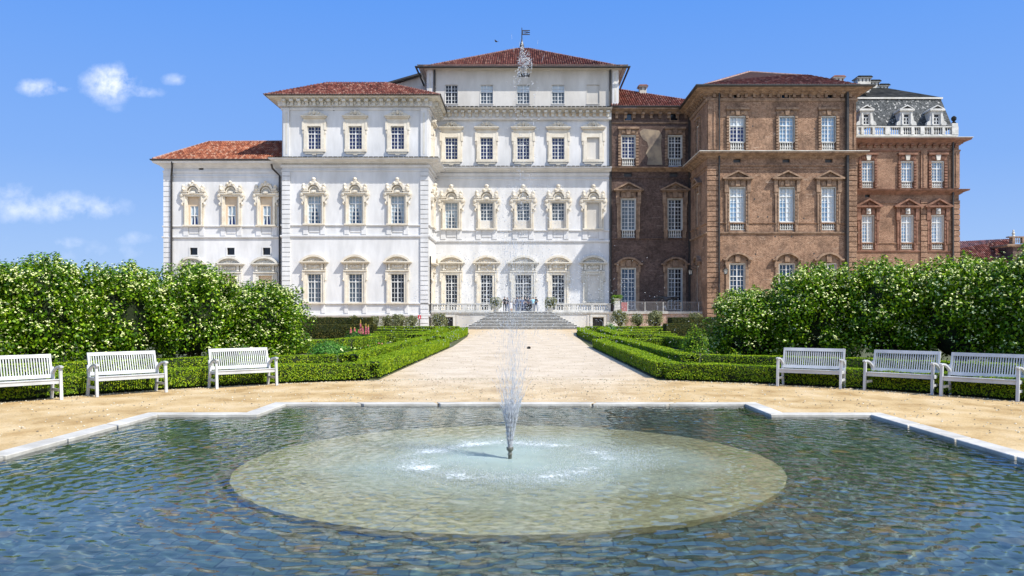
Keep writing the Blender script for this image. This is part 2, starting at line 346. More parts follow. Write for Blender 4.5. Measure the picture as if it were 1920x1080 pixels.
# roof faces covered with rows of curved tiles
def tiles(mb, a, b, c, d, mat, sp=.30, L=.55):
    """face with eave a->b and upper edge d->c"""
    a, b, c, d = map(Vector, (a, b, c, d)); e = (b - a); elen = e.length; e.normalize()
    nrm = e.cross(c - a if (c - a).length > .1 else d - a).normalized()
    if nrm.z < 0: nrm = -nrm
    n = nrm.cross(e).normalized()
    if n.z < 0: n = -n
    to = lambda p: ((p - a).dot(e), (p - a).dot(n))
    poly = [to(a), to(b), to(c), to(d)]
    mb.add([a, b, c, d] if (c - d).length > .05 else [a, b, c], [(0, 1, 2, 3)] if (c - d).length > .05 else [(0, 1, 2)], tile_bed)
    s = sp / 2
    smin, smax = min(p[0] for p in poly), max(p[0] for p in poly); s = smin + sp / 2
    while s < smax:
        ts = []
        for i in range(4):
            (x1, y1), (x2, y2) = poly[i], poly[(i + 1) % 4]
            if (x1 - s) * (x2 - s) < 0: ts.append(y1 + (s - x1) / (x2 - x1) * (y2 - y1))
        if len(ts) >= 2:
            t0, t1 = min(ts), max(ts); t = t0 - (.06 if t0 < .05 else 0); first = t0 < .05
            while t < t1 - .05:
                t2 = min(t + L, t1); h0, h1 = .19, .14
                vs = []
                for tt, hh in ((t, h0), (t2 + .03, h1)):
                    for (o, z) in ((-.5, .01), (-.28, .75), (.28, .75), (.5, .01)):
                        vs.append(a + e * (s + o * sp * .74) + n * tt + nrm * (z * hh + .02))
                mb.add(vs, [(0, 1, 5, 4), (1, 2, 6, 5), (2, 3, 7, 6)], mat)
                if first: mb.add(vs[:4], [(0, 3, 2, 1)], tile_end)
                first = False; t = t2
        s += sp

BAL = [(.055, 0), (.075, .03), (.075, .10), (.05, .14), (.085, .30), (.095, .42), (.06, .62), (.045, .78), (.07, .84), (.07, .90), (.055, .93), (.075, .97), (.075, 1.0)]
def balusters(mb, x0, x1, y, z0, z1, n, mat, rad=1.0, seg=7):
    for i in range(n):
        x = x0 + (x1 - x0) * (i + .5) / n
        mb.lathe([(r * rad, t * (z1 - z0)) for r, t in BAL], (x, y, z0), mat, seg)

# ---------------------------------------------------------------- windows
def surround(kind, w, h, s, mat, finial=True, bal=0, keymat=None):
    """stone round an opening, local: x right, -y outwards, z up from the opening's sill; w,h and all numbers in photo pixels * s"""
    m = MB(); W2 = w / 2
    def B(x0, x1, z0, z1, d, y1=.03, mt=mat): m.box(x0 * s, x1 * s, -d, y1, z0 * s, z1 * s, mt)
    def PR(pts, d, y1=.03, mt=mat): m.prism([(x * s, z * s) for x, z in pts], -d, y1, mt)
    def arc(cx, cz, rx, rz, a0, a1, n): return [(cx + rx * math.cos(R(a0 + (a1 - a0) * i / n)), cz + rz * math.sin(R(a0 + (a1 - a0) * i / n))) for i in range(n + 1)]
    if kind == 'hood':
        for q in (-1, 1):
            B(*sorted((q * W2, q * (W2 + 6.5))), -5, h + 8, .22); B(*sorted((q * (W2 + 6.5), q * (W2 + 8.5))), -5, h + 3, .12)
            B(*sorted((q * (W2 + 6), q * (W2 + 10))), h - 7, h + 9, .26); B(*sorted((q * (W2 + 7), q * (W2 + 9))), h - 14, h - 7, .18)
        B(-W2, W2, h, h + 8, .20); B(-W2 - 7.5, W2 + 7.5, h + 8, h + 15, .16)
        B(-W2 - 8, W2 + 8, -5, 0, .26); B(-W2 - 5, W2 + 5, -8.5, -5, .18); B(-4, 4, -11, -8.5, .14)
        B(-W2 - 10, W2 + 10, h + 15, h + 17.5, .42); B(-W2 - 11.5, W2 + 11.5, h + 17.5, h + 19.5, .55)
        for q in (-1, 1):
            PR([(q * x, z) for x, z in ((W2 + 9, h + 19.5), (W2 + 6, h + 22.5), (W2 - 2, h + 25), (6, h + 29), (3, h + 27), (3, h + 19.5))][::(1 if q < 0 else -1)], .34)
            m.lathe([(2.9 * s, -.001), (2.9 * s, .1)], (0, 0, 0), mat, 3) if False else None
            m.blob((q * 8 * s, -.3, (h + 23.5) * s), (3.4 * s, .2, 3.4 * s), mat, 1, .25)
        m.blob((0, -.34, (h + 25) * s), (3.6 * s, .22, 5 * s), mat, 2, .4)
    elif kind == 'aedicule':
        for q in (-1, 1):
            B(*sorted((q * W2, q * (W2 + 3.2))), 0, h + 4, .18); B(*sorted((q * (W2 + 3.2), q * (W2 + 5))), 0, h + 2, .34); B(*sorted((q * (W2 + 5.6), q * (W2 + 7.8))), 0, h + 4, .16)
            e = W2 + 5
            PR([(q * x, z) for x, z in ((e, h - 12), (e + 3, h - 12), (e + 4, h - 7), (e + 8, h - 4), (e + 9.5, h + 2), (e + 8, h + 8), (e + 4, h + 10), (e, h + 10))][::(-1 if q < 0 else 1)], .30)
            m.blob((q * (e + 5) * s, -.34, (h + 3) * s), (3.5 * s, .12, 4 * s), mat, 3, .2)
            m.blob((q * (e + 4.5) * s, -.24, (h - 14) * s), (2 * s, .14, 3.4 * s), mat, 5, .4)
            B(*sorted((q * 10, q * (W2 + 11))), h + 8, h + 10.5, .52); B(*sorted((q * 11, q * (W2 + 9.5))), h + 3.5, h + 8, .42)
            # bust on the block
            m.blob((q * (W2 + 5.8) * s, -.40, (h + 13) * s), (4.3 * s, .26, 4 * s), mat, q + 7, .5); m.blob((q * (W2 + 6) * s, -.42, (h + 18.3) * s), (3.6 * s, .25, 3.6 * s), mat, q + 9, .6)
            m.blob((q * (W2 + 8.2) * s, -.36, (h + 17) * s), (2.2 * s, .18, 2.6 * s), mat, q + 12, .6)
        B(-W2 - 6.5, W2 + 6.5, h, h + 3.6, .30); B(-W2 - 7.5, W2 + 7.5, h + 3.6, h + 5, .46)
        out = [(-15.5, h + 10), (-11.8, h + 18), (-7.5, h + 24.5), (0, h + 27), (7.5, h + 24.5), (11.8, h + 18), (15.5, h + 10)]
        inn = [(11, h + 10), (9.6, h + 14), (6, h + 18.5), (0, h + 20), (-6, h + 18.5), (-9.6, h + 14), (-11, h + 10)]; im = inn[::-1]
        for i in range(6): PR([im[i], im[i + 1], out[i + 1], out[i]], .52)     # arched hood, as a band
        PR([inn[6], (-W2 - 3, h + 10), (-W2 - 3, h + 5), (W2 + 3, h + 5), (W2 + 3, h + 10), inn[0]] + inn[1:6], .14)
        ni = arc(0, h + 5, 8, 10.5, 0, 180, 8); PR(ni, .17, .03, stone_w)
        o8 = arc(0, h + 5, 9.6, 12.4, 0, 180, 8)
        for i in range(8): PR([o8[i], o8[i + 1], ni[i + 1], ni[i]], .36)
        for q in (-1, 1): m.blob((q * 5 * s, -.55, (h + 23) * s), (2.6 * s, .12, 2.6 * s), mat, 4, .2)
        m.blob((0, -.50, (h + 7) * s), (6.5 * s, .12, 2 * s), mat, 8, .6)
        if finial: m.blob((0, -.40, (h + 30.3) * s), (4.2 * s, .26, 3.4 * s), mat, 6, .15); B(-3, 3, h + 26, h + 28, .55)
        else: m.blob((0, -.45, (h + 27) * s), (3 * s, .2, 2.4 * s), mat, 6, .3)
        B(-W2 - 8, W2 + 8, -2.6, 0, .42)
        B(-W2 - 8, -W2 + 1, -20, -2.6, .12, .03, plaster); B(W2 - 1, W2 + 8, -20, -2.6, .12, .03, plaster); B(-W2 + 3, W2 - 3, -16, -5, .07, .03, plaster)
    elif kind == 'segmental':
        for q in (-1, 1):
            B(*sorted((q * W2, q * (W2 + 4.5))), 0, h + 4, .16); B(*sorted((q * (W2 + 4.5), q * (W2 + 7.5))), 0, h + 5, .26); B(*sorted((q * (W2 + 7.5), q * (W2 + 10))), h - 9, h + 6, .28)
            m.blob((q * (W2 + 9.3) * s, -.25, (h - 11) * s), (1.8 * s, .14, 3 * s), mat, 5, .4)
            B(*sorted((q * (W2 + 1), q * (W2 + 5))), h + 8, h + 19, .34); B(*sorted((q * (W2 + 6.5), q * (W2 + 9))), h + 8, h + 19, .2)
        B(-W2 - 7, W2 + 7, h, h + 5, .22); B(-W2 - 9.5, W2 + 9.5, h + 5, h + 7, .36); B(-W2 - 4, W2 + 4, h + 7, h + 19, .12)
        for i in range(5): m.blob(((-8 + 4 * i) * s, -.16, (h + 13 - abs(i - 2) * -.6) * s), (3 * s, .12, 3.2 * s), mat, i, .7)
        B(-W2 - 12.5, W2 + 12.5, h + 19, h + 21, .50); B(-W2 - 14.5, W2 + 14.5, h + 21, h + 23, .66)
        o = arc(0, h + 9, 30, 27, 31, 149, 10); n2 = arc(0, h + 9, 26.5, 23, 36, 144, 10)
        for i in range(10): PR([o[i], o[i + 1], n2[i + 1], n2[i]], .62)
        PR([(n2[0][0], h + 23)] + n2 + [(n2[-1][0], h + 23)], .22)
        for i in range(5): m.blob(((-9 + 4.5 * i) * s, -.24, (h + 25.5 - abs(i - 2) * .9) * s), (3.4 * s, .14, (3.4 - abs(i - 2) * .6) * s), mat, i + 3, .7)
        B(-W2 - 8.5, W2 + 8.5, -2.6, 0, .40)
        B(-W2 - 8, -W2 - 1, -20, -2.6, .12, .03, plaster); B(W2 + 1, W2 + 8, -20, -2.6, .12, .03, plaster)
    elif kind in ('brick_tri', 'brick_flat', 'brick_seg'):
        fr = stone_w
        for q in (-1, 1): B(*sorted((q * W2, q * (W2 + 1.8))), 0, h + 2, .03, .2, fr)
        B(-W2, W2, h, h + 2, .03, .2, fr)
        if bal:
            B(-W2, W2, -1.6, 0, .02, .25, white_stone); B(-W2, W2, -bal, -bal + 1.2, .02, .25, white_stone)
            balusters(m, -W2 * s, W2 * s, .12, (-bal + 1.2) * s, -1.6 * s, 6, white_stone, 1.35, 6)
            m.quad((-W2 * s, .28, -bal * s), (W2 * s, .28, -bal * s), (W2 * s, .28, 0), (-W2 * s, .28, 0), dark_metal)
        lo = -bal - 3
        if kind == 'brick_tri':
            for q in (-1, 1):
                B(*sorted((q * (W2 + 1.8), q * (W2 + 8))), lo, h + 4, .14)
                k = 0
                while k * 7 < h + 8: B(*sorted((q * (W2 + 2), q * (W2 + 4.5))), lo + 3 + k * 7, lo + 7 + k * 7, .24); k += 1
                B(*sorted((q * (W2 + 4.5), q * (W2 + 11))), h - 8, h + 14, .30); B(*sorted((q * (W2 + 5), q * (W2 + 10))), h - 13, h - 8, .20)
                B(*sorted((q * (W2 + 6), q * (W2 + 9))), -4, h - 13, .22)
            B(-W2 - 1.8, W2 + 1.8, h + 2, h + 17, .12)
            for a in (-9, 9): PR([(a - 4, h + 4), (a + 4, h + 4), (a + 3, h + 10), (a - 3 + (2 if a < 0 else 0), h + 13)], .22)
            B(-4, 4, h + 3, h + 14, .34, .03, keymat or mat)
            if keymat: m.blob((0, -.36, (h + 9) * s), (3.4 * s, .18, 5 * s), keymat, 2, .5)
            B(-W2 - 12, W2 + 12, h + 14, h + 16, .42); B(-W2 - 15.5, W2 + 15.5, h + 16, h + 18.5, .62)
            t = W2 + 15.5
            for q in (-1, 1): PR([(q * t, h + 18.5), (0, h + 32), (0, h + 29), (q * (t - 7), h + 18.5)][::(-1 if q < 0 else 1)], .62)
            PR([(-t + 7, h + 18.5), (t - 7, h + 18.5), (0, h + 29)], .2); m.blob((0, -.24, (h + 22.5) * s), (3 * s, .14, 3 * s), mat, 4, .4)
        elif kind == 'brick_flat':
            for q in (-1, 1):
                k = 0
                while k * 5.4 < h + bal: B(*sorted((q * (W2 + 1.8), q * (W2 + 7))), -bal + k * 5.4, -bal + k * 5.4 + 3.4, .26); k += 1
                B(*sorted((q * (W2 + 1.8), q * (W2 + 6))), -bal, h + 5, .1)
            B(-W2 - 6, W2 + 6, h + 3, h + 12, .14); B(-W2 - 8, W2 + 8, h + 13, h + 16.5, .44); B(-W2 - 6.5, W2 + 6.5, h + 12, h + 13, .3)
            PR([(-3, h + 3), (3, h + 3), (5, h + 15), (-5, h + 15)], .34, .03, keymat or mat)
            for q in (-1, 1): m.blob((q * 9 * s, -.16, (h + 8) * s), (5 * s, .14, 3.5 * s), mat, 3, .4)
        else:
            for q in (-1, 1): B(*sorted((q * (W2 + 1.8), q * (W2 + 8))), -6, h + 6, .14); B(*sorted((q * (W2 + 6), q * (W2 + 10))), h - 6, h + 8, .26)
            B(-W2 - 2, W2 + 2, h + 2, h + 9, .12); B(-4.5, 4.5, h + 4, h + 16, .36)
            for q in (-1, 1): B(*sorted((q * (W2 + 6), q * (W2 + 14))), h + 7, h + 10, .5)
            o = arc(0, h - 4, 28, 26, 30, 150, 10); n2 = arc(0, h - 4, 24.5, 22.5, 34, 146, 10)
            for i in range(10): PR([o[i], o[i + 1], n2[i + 1], n2[i]], .52)
            PR([(n2[0][0], h + 8)] + n2 + [(n2[-1][0], h + 8)], .08)
    elif kind == 'plain':
        for q in (-1, 1): B(*sorted((q * W2, q * (W2 + 1.2))), -1, h + 1, .03)
        B(-W2, W2, h, h + 1, .03); B(-W2 - 1, W2 + 1, -1.5, 0, .07)
    elif kind == 'small':
        for q in (-1, 1): B(*sorted((q * W2, q * (W2 + 2))), -1, h + 1.5, .05)
        B(-W2, W2, h, h + 1.5, .05); B(-W2 - 2, W2 + 2, -2, 0, .09)
    return m
def sash(w, h, cols, rows, tr=.66, mw=.048):
    """painted window frame, metres, local origin at the sill centre"""
    m = MB(); a, b = -w / 2, w / 2; y0, y1 = .16, .26
    if cols == 1:
        for q in ((a, a + .025, 0, h), (b - .025, b, 0, h), (a + .025, b - .025, 0, .025), (a + .025, b - .025, h - .025, h)): m.box(q[0], q[1], y0, y1, q[2], q[3], dark_metal)
        return m
    m.box(a, a + .07, y0, y1, 0, h, frame_m); m.box(b - .07, b, y0, y1, 0, h, frame_m); m.box(a + .07, b - .07, y0, y1, 0, .08, frame_m); m.box(a + .07, b - .07, y0, y1, h - .07, h, frame_m)
    if cols > 1: m.box(-.055, .055, y0 - .02, y1, .08, h - .07, frame_m)
    zt = h * tr
    if tr: m.box(a + .09, b - .09, y0 - .03, y1 + .01, zt - .05, zt + .05, frame_m)
    for i in range(1, cols):
        if i * 2 == cols: continue
        x = a + w * i / cols; m.box(x - mw / 2, x + mw / 2, y0 + .02, y1 - .01, .10, h - .09, frame_m)
    for j in range(1, rows):
        z = h * j / rows
        if tr and abs(z - zt) < h / rows * .4: continue
        m.box(a + .09, b - .09, y0 + .03, y1 - .02, z - mw / 2, z + mw / 2, frame_m)
    return m
_cache = {}
def cached(key, fn, name):
    if key not in _cache: _cache[key] = fn().mesh(name)
    return _cache[key]
def window(T, Y, cx, yt, yb, w, kind=None, mat=stone, glass=g_blue, grid=(4, 6), tr=.68, drape=None, infill=None, sashw=None, bal=0, keymat=None, finial=True, rz=0, at=None, s=None, label=None, ground_door=False, sash_h=None):
    """one window: part 'window' (its painted frame) > surround, pane, curtain; pixel sizes on the plane Y"""
    s = s or Y / F; h = yb - yt; loc = at or (X(cx, Y), Y, Z(yb, Y))
    ww, hh = (sashw or w) * s, (sash_h or h) * s
    zo = 0
    if infill == 'low': zo = h * s - hh
    if glass is None:                                       # blind window: a plastered panel in the opening
        o = put('blind_window', cached(('blind', round(ww, 2), round(hh, 2)), lambda: _blind(ww, hh), 'blind_window'), T.o, T.rel(loc), rz)
    else:
        me = cached(('sash', round(ww, 2), round(hh, 2), grid, tr), lambda: sash(ww, hh, grid[0], grid[1], tr), 'window')
        o = put('window', me, T.o, T.rel((loc[0], loc[1], loc[2] + zo)), rz)
        def pn():
            m = MB(); m.quad((-ww / 2, .30, 0), (ww / 2, .30, 0), (ww / 2, .30, hh), (-ww / 2, .30, hh), glass); return m
        put('pane', cached(('pane', round(ww, 2), round(hh, 2), glass.name), pn, 'pane'), o)
        if drape:
            def dr():
                m = MB(); a = ww / 2 - .05
                if drape == 'drape':
                    for q in (-1, 1):
                        pts = [(q * a, .05), (q * a * .78, .05), (q * a * .62, hh * .28), (q * a * .25, hh * .55), (q * .04, hh * .72), (q * .04, hh - .1), (q * a, hh - .1)]
                        m.prism(pts[::(-1 if q < 0 else 1)], .268, .285, curt)
                elif drape == 'blind': m.box(-a, a, .268, .285, .1, hh - .1, blind_m)
                elif drape == 'half': m.box(-a, a, .268, .285, hh * .45, hh - .1, blind_m); m.box(.05, a, .255, .266, .1, hh * .5, blind_m)
                elif drape == 'right': m.box(.02, a, .268, .285, .1, hh - .1, blind_m); m.box(-a, .02, .268, .285, hh * .62, hh - .1, blind_m)
                elif drape == 'top': m.box(-a, a, .268, .285, hh * .60, hh - .1, blind_m)
                return m
            put('curtain', cached(('dr', drape, round(ww, 2), round(hh, 2)), dr, 'curtain'), o)
    if infill:
        def inf():
            m = MB(); a = w * s / 2; b = ww / 2
            if infill == 'low': m.box(-a, a, .10, .3, -zo, 0, plaster_grey)
            else:
                m.box(-a, -b, .12, .3, 0, h * s, panel_m); m.box(b, a, .12, .3, 0, h * s, panel_m); m.box(-b, b, .12, .3, hh, h * s, panel_m)
            return m
        put('infill_panel', cached(('inf', infill, w, round(ww, 2), round(hh, 2), round(h * s, 2)), inf, 'infill_panel'), o)
    if kind:
        sp_ = put('surround', cached(('sur', kind, w, round(h, 1), round(s, 4), mat.name, finial, bal, keymat.name if keymat else ''), lambda: surround(kind, w, h, s, mat, finial, bal, keymat), 'surround'), o)
        sp_.location = (0, 0, -zo if glass is not None else 0)
    tag(o, label); return o
def _blind(ww, hh):
    m = MB(); m.box(-ww / 2, ww / 2, .10, .14, 0, hh, plaster_grey); return m
def hole(Y, cx, yt, yb, w): return (X(cx - w / 2, Y), X(cx + w / 2, Y), Z(yb, Y), Z(yt, Y))

def quoins(mb, x0, x1, y, z0, z1, bh, mat, d=.13, gap=.085, side=None):
    """rusticated strip facing -y; side=(xs, y2): a short return along +y at x = xs"""
    z = z0
    while z < z1 - .1:
        t = min(z + bh - gap, z1); mb.box(x0, x1, y - d, y + .02, z, t, mat)
        z += bh
    mb.box(x0 + .02, x1 - .02, y - .03, y + .01, z0, z1, mat)
def pipe(T, px, Y, yt, yb, r=.11, off=.3, elbow=None):
    m = MB(); x = X(px, Y); pts = []
    if elbow: pts += [(x + elbow[0], Y - off - elbow[1], Z(yt, Y) + elbow[2]), (x + elbow[0] * .9, Y - off - elbow[1] * .8, Z(yt, Y) + elbow[2] * .6), (x, Y - off, Z(yt, Y))]
    else: pts.append((x, Y - off, Z(yt, Y)))
    pts.append((x, Y - off, Z(yb, Y))); m.tube(pts, r, dark_metal, 6); T.part('downpipe', m)
CORN = [(0, -1.0), (.12, -1.0), (.16, -.86), (.30, -.80), (.34, -.62), (.55, -.50), (.60, -.36), (.92, -.30), (.95, -.08), (1.0, -.05), (1.0, 0), (0, .10)]
def cornice(mb, path, ztop, h, out, mat): mb.moulding([(o * out, ztop + z * h) for o, z in CORN], path, mat)
def string(mb, path, z, h, out, mat): mb.moulding([(0, z - h), (out * .6, z - h), (out, z - h * .5), (out, z), (0, z + .03)], path, mat)
def gutter(mb, path, z, out, r=.085): mb.moulding([(out - .02, z - r), (out + r, z - r), (out + r * 1.6, z), (out + r * 1.6, z + r), (out - .02, z + r)], path, dark_metal)
def modillions(mb, x0, x1, y, z0, z1, n, d, mat, w=.30):
    for i in range(n):
        x = x0 + (x1 - x0) * (i + .5) / n
        mb.prism([(x - w / 2, z1 - (z1 - z0)), (x + w / 2, z1 - (z1 - z0)), (x + w / 2, z1), (x - w / 2, z1)], y - d * .45, y, mat)
        mb.box(x - w * .62, x + w * .62, y - d, y, z1 - (z1 - z0) * .38, z1 + .01, mat)
def modillions_side(mb, x, sgn, y0, y1, z0, z1, n, d, mat, w=.3):
    for i in range(n):
        y = y0 + (y1 - y0) * (i + .5) / n; a, b = sorted((x, x + sgn * d)); mb.box(a, b, y - w / 2, y + w / 2, z0 + (z1 - z0) * .4, z1, mat)
        a, b = sorted((x, x + sgn * d * .45)); mb.box(a, b, y - w / 2, y + w / 2, z0, z0 + (z1 - z0) * .41, mat)
# ---------------------------------------------------------------- the palace, block by block
TZ = 2.09                                           # terrace level
YA, YB, YC, YE, YF = 98.5, 97.5, 105.0, 95.2, 102.0
xB0, xB1 = X(529, YB), X(803.5, YB); xC1 = X(1145, YC); xE0, xE1 = X(1326, YE), X(1605, YE); xA0 = X(307.5, YA); xF1 = X(1798, YF)

# low white wing at the left
T = Thing('palace_wing', ((xA0 + xB0) / 2, YA + 6, 0), 'low white plastered palace wing with orange tiled roof at the end of the facade', 'building')
zA = Z(301, YA)
wins = [(364, 369, 422), (434, 369, 422), (500, 369, 422)]
H = [hole(YA, c, a, b, 23) for c, a, b in wins] + [hole(YA, c, 464.5, 478, 14) for c in (363.5, 433, 500)] + [hole(YA, c, 517, 569, 25) for c in (362, 432, 498)] + [hole(YA, 377, 314, 318.5, 9)]
m = MB(); holed(m, xA0, xB0, 0, zA, YA, H, plaster)
m.quad((xA0, YA + 13, 0), (xA0, YA, 0), (xA0, YA, zA), (xA0, YA + 13, zA), plaster); m.quad((xB0, YA + 13, 0), (xA0, YA + 13, 0), (xA0, YA + 13, zA), (xB0, YA + 13, zA), plaster)
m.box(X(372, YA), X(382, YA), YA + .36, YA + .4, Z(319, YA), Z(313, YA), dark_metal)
T.part('wall', m)
p = [(xA0, YA + 13), (xA0, YA), (xB0 - .05, YA)]
m = MB(); cornice(m, p, Z(301.5, YA - 1.05), .7, 1.05, plaster); string(m, p, Z(320, YA), .3, .12, plaster); string(m, p, Z(330, YA), .15, .08, plaster); T.part('cornice', m)
m = MB(); string(m, p, Z(423.5, YA), .16, .16, plaster); string(m, p, Z(443.5, YA), .22, .2, plaster); string(m, p, Z(569, YA), .2, .18, plaster); string(m, p, Z(590, YA), .25, .2, plaster); T.part('string_course', m)
m = MB(); quoins(m, xA0 - .03, X(322, YA), YA, 0, Z(320, YA), .62, plaster); T.part('quoin', m)
m = MB(); ez = Z(300, YA - 1.1) + .05; e0 = (xA0 - 1.0, YA - 1.1, ez); e1 = (xB0 - .02, YA - 1.1, ez); r0 = (X(392, 105), 105, Z(267, 105)); r1 = (xB0 - .02, 105, Z(266, 105))
tiles(m, e0, e1, r1, r0, tile_o); tiles(m, (xA0 - 1.0, YA + 14, ez), e0, r0, (r0[0], 105.6, r0[2]), tile_o); tiles(m, e1[:1] + (YA + 14, ez), (xA0 - 1.0, YA + 14, ez), (r0[0], 105.6, r0[2]), r1, tile_o)
m.quad(e1, (e1[0], YA + 14, ez), (e1[0], 105.1, r1[2]), r1, tile_o)
m.tube([(xA0 - .9, YA - 1.0, ez + .12), (r0[0], 105, r0[2] + .05), (r1[0], 105, r1[2] + .05)], .16, tile_end, 6)
m.add([(xA0 - 1, YA - 1.1, ez - .1), (xB0, YA - 1.1, ez - .1), (xB0, YA + 14, ez - .1), (xA0 - 1, YA + 14, ez - .1)], [(0, 1, 2, 3)], plaster)
T.part('roof', m)
m = MB(); gutter(m, [(xA0, YA + 13), (xA0, YA), (xB0 - .3, YA)], ez, 1.08); T.part('gutter', m)
pipe(T, 323, YA, 330, 616, .13, .25, (.35, .65, 1.6)); pipe(T, 525.5, YA, 330, 616, .13, .25, (-.8, .65, 1.3))
for c, a, b in wins: window(T, YA, c, a, b, 23, 'aedicule', stone, g_blue, (2, 2), .5, 'drape', 'side', 15, finial=False, sash_h=36)
for c in (363.5, 433, 500): window(T, YA, c, 464.5, 478, 14, 'small', plaster, g_dark, (1, 1), 0)
for c in (362, 432, 498): window(T, YA, c, 517, 569, 25, 'segmental', stone_w, g_dark, (2, 3), .6, None, 'side', 15, sash_h=38)

# tall white pavilion
T = Thing('palace_pavilion', ((xB0 + xB1) / 2, YB + 8, 0), 'tall white plastered palace pavilion with maroon tiled hip roof beside the fountain spray', 'building')
zB = Z(200, YB); cB = [589.5, 666.5, 745.5]; YB2 = 116
H = [hole(YB, c, 237, 280, 25) for c in cB] + [hole(YB, c, 367, 419.5, 25) for c in cB] + [hole(YB, c, 513.5, 567, 25) for c in cB] + [hole(YB, c, 596, 606, 21) for c in cB]
m = MB(); holed(m, xB0, xB1, 0, zB + .8, YB, H, plaster)
m.quad((xB1, YB, 0), (xB1, YB2, 0), (xB1, YB2, zB + .8), (xB1, YB, zB + .8), plaster); m.quad((xB0, YB2, 0), (xB0, YB, 0), (xB0, YB, zB + .8), (xB0, YB2, zB + .8), plaster); m.quad((xB1, YB2, 0), (xB0, YB2, 0), (xB0, YB2, zB + .8), (xB1, YB2, zB + .8), plaster)
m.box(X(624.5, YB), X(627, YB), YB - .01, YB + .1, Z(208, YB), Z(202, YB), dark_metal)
T.part('wall', m)
pf = [(xB0, YB2), (xB0, YB), (xB1, YB), (xB1, YC)]
m = MB(); string(m, pf, Z(203, YB), .25, .15, plaster)
for q in ((xB0, YB, 1),):
    pass
zt_ = Z(179, YB - 1.5); cornice(m, pf, zt_, .5, 1.5, stone_w); m.moulding([(0, zB), (.42, zB), (.42, zt_ - .3), (0, zt_ - .3)], pf, plaster)
modillions(m, xB0, xB1 + .3, YB - .4, Z(201, YB), zt_ - .28, 20, .75, stone_w, .34); modillions_side(m, xB1 + .4, 1, YB, YC, Z(201, YB), zt_ - .28, 7, .7, stone_w)
for i in range(19):
    x = xB0 + (xB1 - xB0) * (i + 1) / 20; m.blob((x, YB - .5, Z(195, YB)), (.20, .12, .22), stone_w, i, .3)
T.part('cornice', m)
m = MB(); zt_ = Z(295, YB - 1.35); cornice(m, pf, zt_, .6, 1.35, plaster); string(m, pf, Z(309, YB), .35, .2, plaster); string(m, pf, Z(319, YB), .15, .1, plaster)
for i in range(90): m.box(xB0 + .1 + i * .195, xB0 + .2 + i * .195, YB - .42, YB - .1, Z(308.5, YB), Z(305.5, YB), stone_w)
mt = MB()
for i in range(34):                                    # the tiled weathering strip on the cornice
    x = xB0 - 1.3 + i * .60; mt.box(x, x + .5, YB - 1.42, YB, zt_ + .01, zt_ + .09, slate_dark)
T.part('middle_cornice', m); T.part('cornice_tiles', mt)
m = MB(); string(m, pf, Z(421.5, YB), .16, .16, plaster); string(m, pf, Z(441, YB), .3, .2, plaster); string(m, pf, Z(568, YB), .2, .18, plaster); string(m, pf, Z(589, YB), .35, .22, plaster); T.part('string_course', m)
for a, b, a2, b2 in ((529.5, 544.5, 532, 543), (788.5, 803.5, 789, 801)):
    m = MB(); quoins(m, X(a, YB), X(b, YB), YB, .1, Z(322, YB), .573, plaster, .18); T.part('quoin', m)
    m = MB(); m.box(X(a2, YB), X(b2, YB), YB - .22, YB, Z(294, YB), Z(203, YB), plaster)
    m.box(X(a2, YB) + .28, X(a2 + 3, YB) + .3, YB - .235, YB - .22, Z(290, YB), Z(212, YB), stone_w); T.part('pilaster', m)
m = MB(); ez = Z(177, YB - 1.65); e0 = (xB0 - .25 - 1.4, YB - 1.65, ez); e1 = (xB1 + 1.5, YB - 1.65, ez); r0 = (X(612, 104), 104, Z(160, 104)); r1 = (X(722, 104), 104, Z(155, 104))
tiles(m, e0, e1, r1, r0, tile_d); b0 = (e0[0], 111, ez); b1 = (e1[0], 111, ez); tiles(m, b0, e0, r0, (r0[0], 104.05, r0[2]), tile_d); tiles(m, e1, b1, (r1[0], 104.05, r1[2]), r1, tile_d); m.quad(b1, b0, r0, r1, tile_d)
m.tube([e0, r0, r1, e1], .11, tile_end, 6)
m.add([(e0[0], e0[1], ez - .1), (e1[0], e1[1], ez - .1), (b1[0], b1[1], ez - .1), (b0[0], b0[1], ez - .1)], [(0, 1, 2, 3)], plaster)
T.part('roof', m)
m = MB(); gutter(m, pf[:3] + [(xB1, YC - 1.3)], ez - .02, 1.52); T.part('gutter', m)
pipe(T, 806.5, YB, 480, 612, .1, -.3)
for c in cB:
    window(T, YB, c, 237, 280, 25, 'hood', stone, g_blue, (4, 6), .68)
    window(T, YB, c, 367, 419.5, 25, 'aedicule', stone, g_teal, (4, 7), .72, 'drape')
    window(T, YB, c, 513.5, 567, 25, 'segmental', stone, g_mid if c < 700 else g_dark, (4, 6), .72)
    window(T, YB, c, 596, 606, 21, 'small', plaster, g_dark, (2, 1), 0)
for zc, k, h in ((280, 'hood', 43), (419.5, 'aedicule', 52.5), (567, 'segmental', 53.5)):     # the return wall's windows, seen edge on
    window(T, YB, 0, 0, h, 25, k, stone, g_teal, (4, 6), .7, rz=R(90), at=(xB1 - .02, YB + 3.9, Z(zc, YB)), s=YB / F)

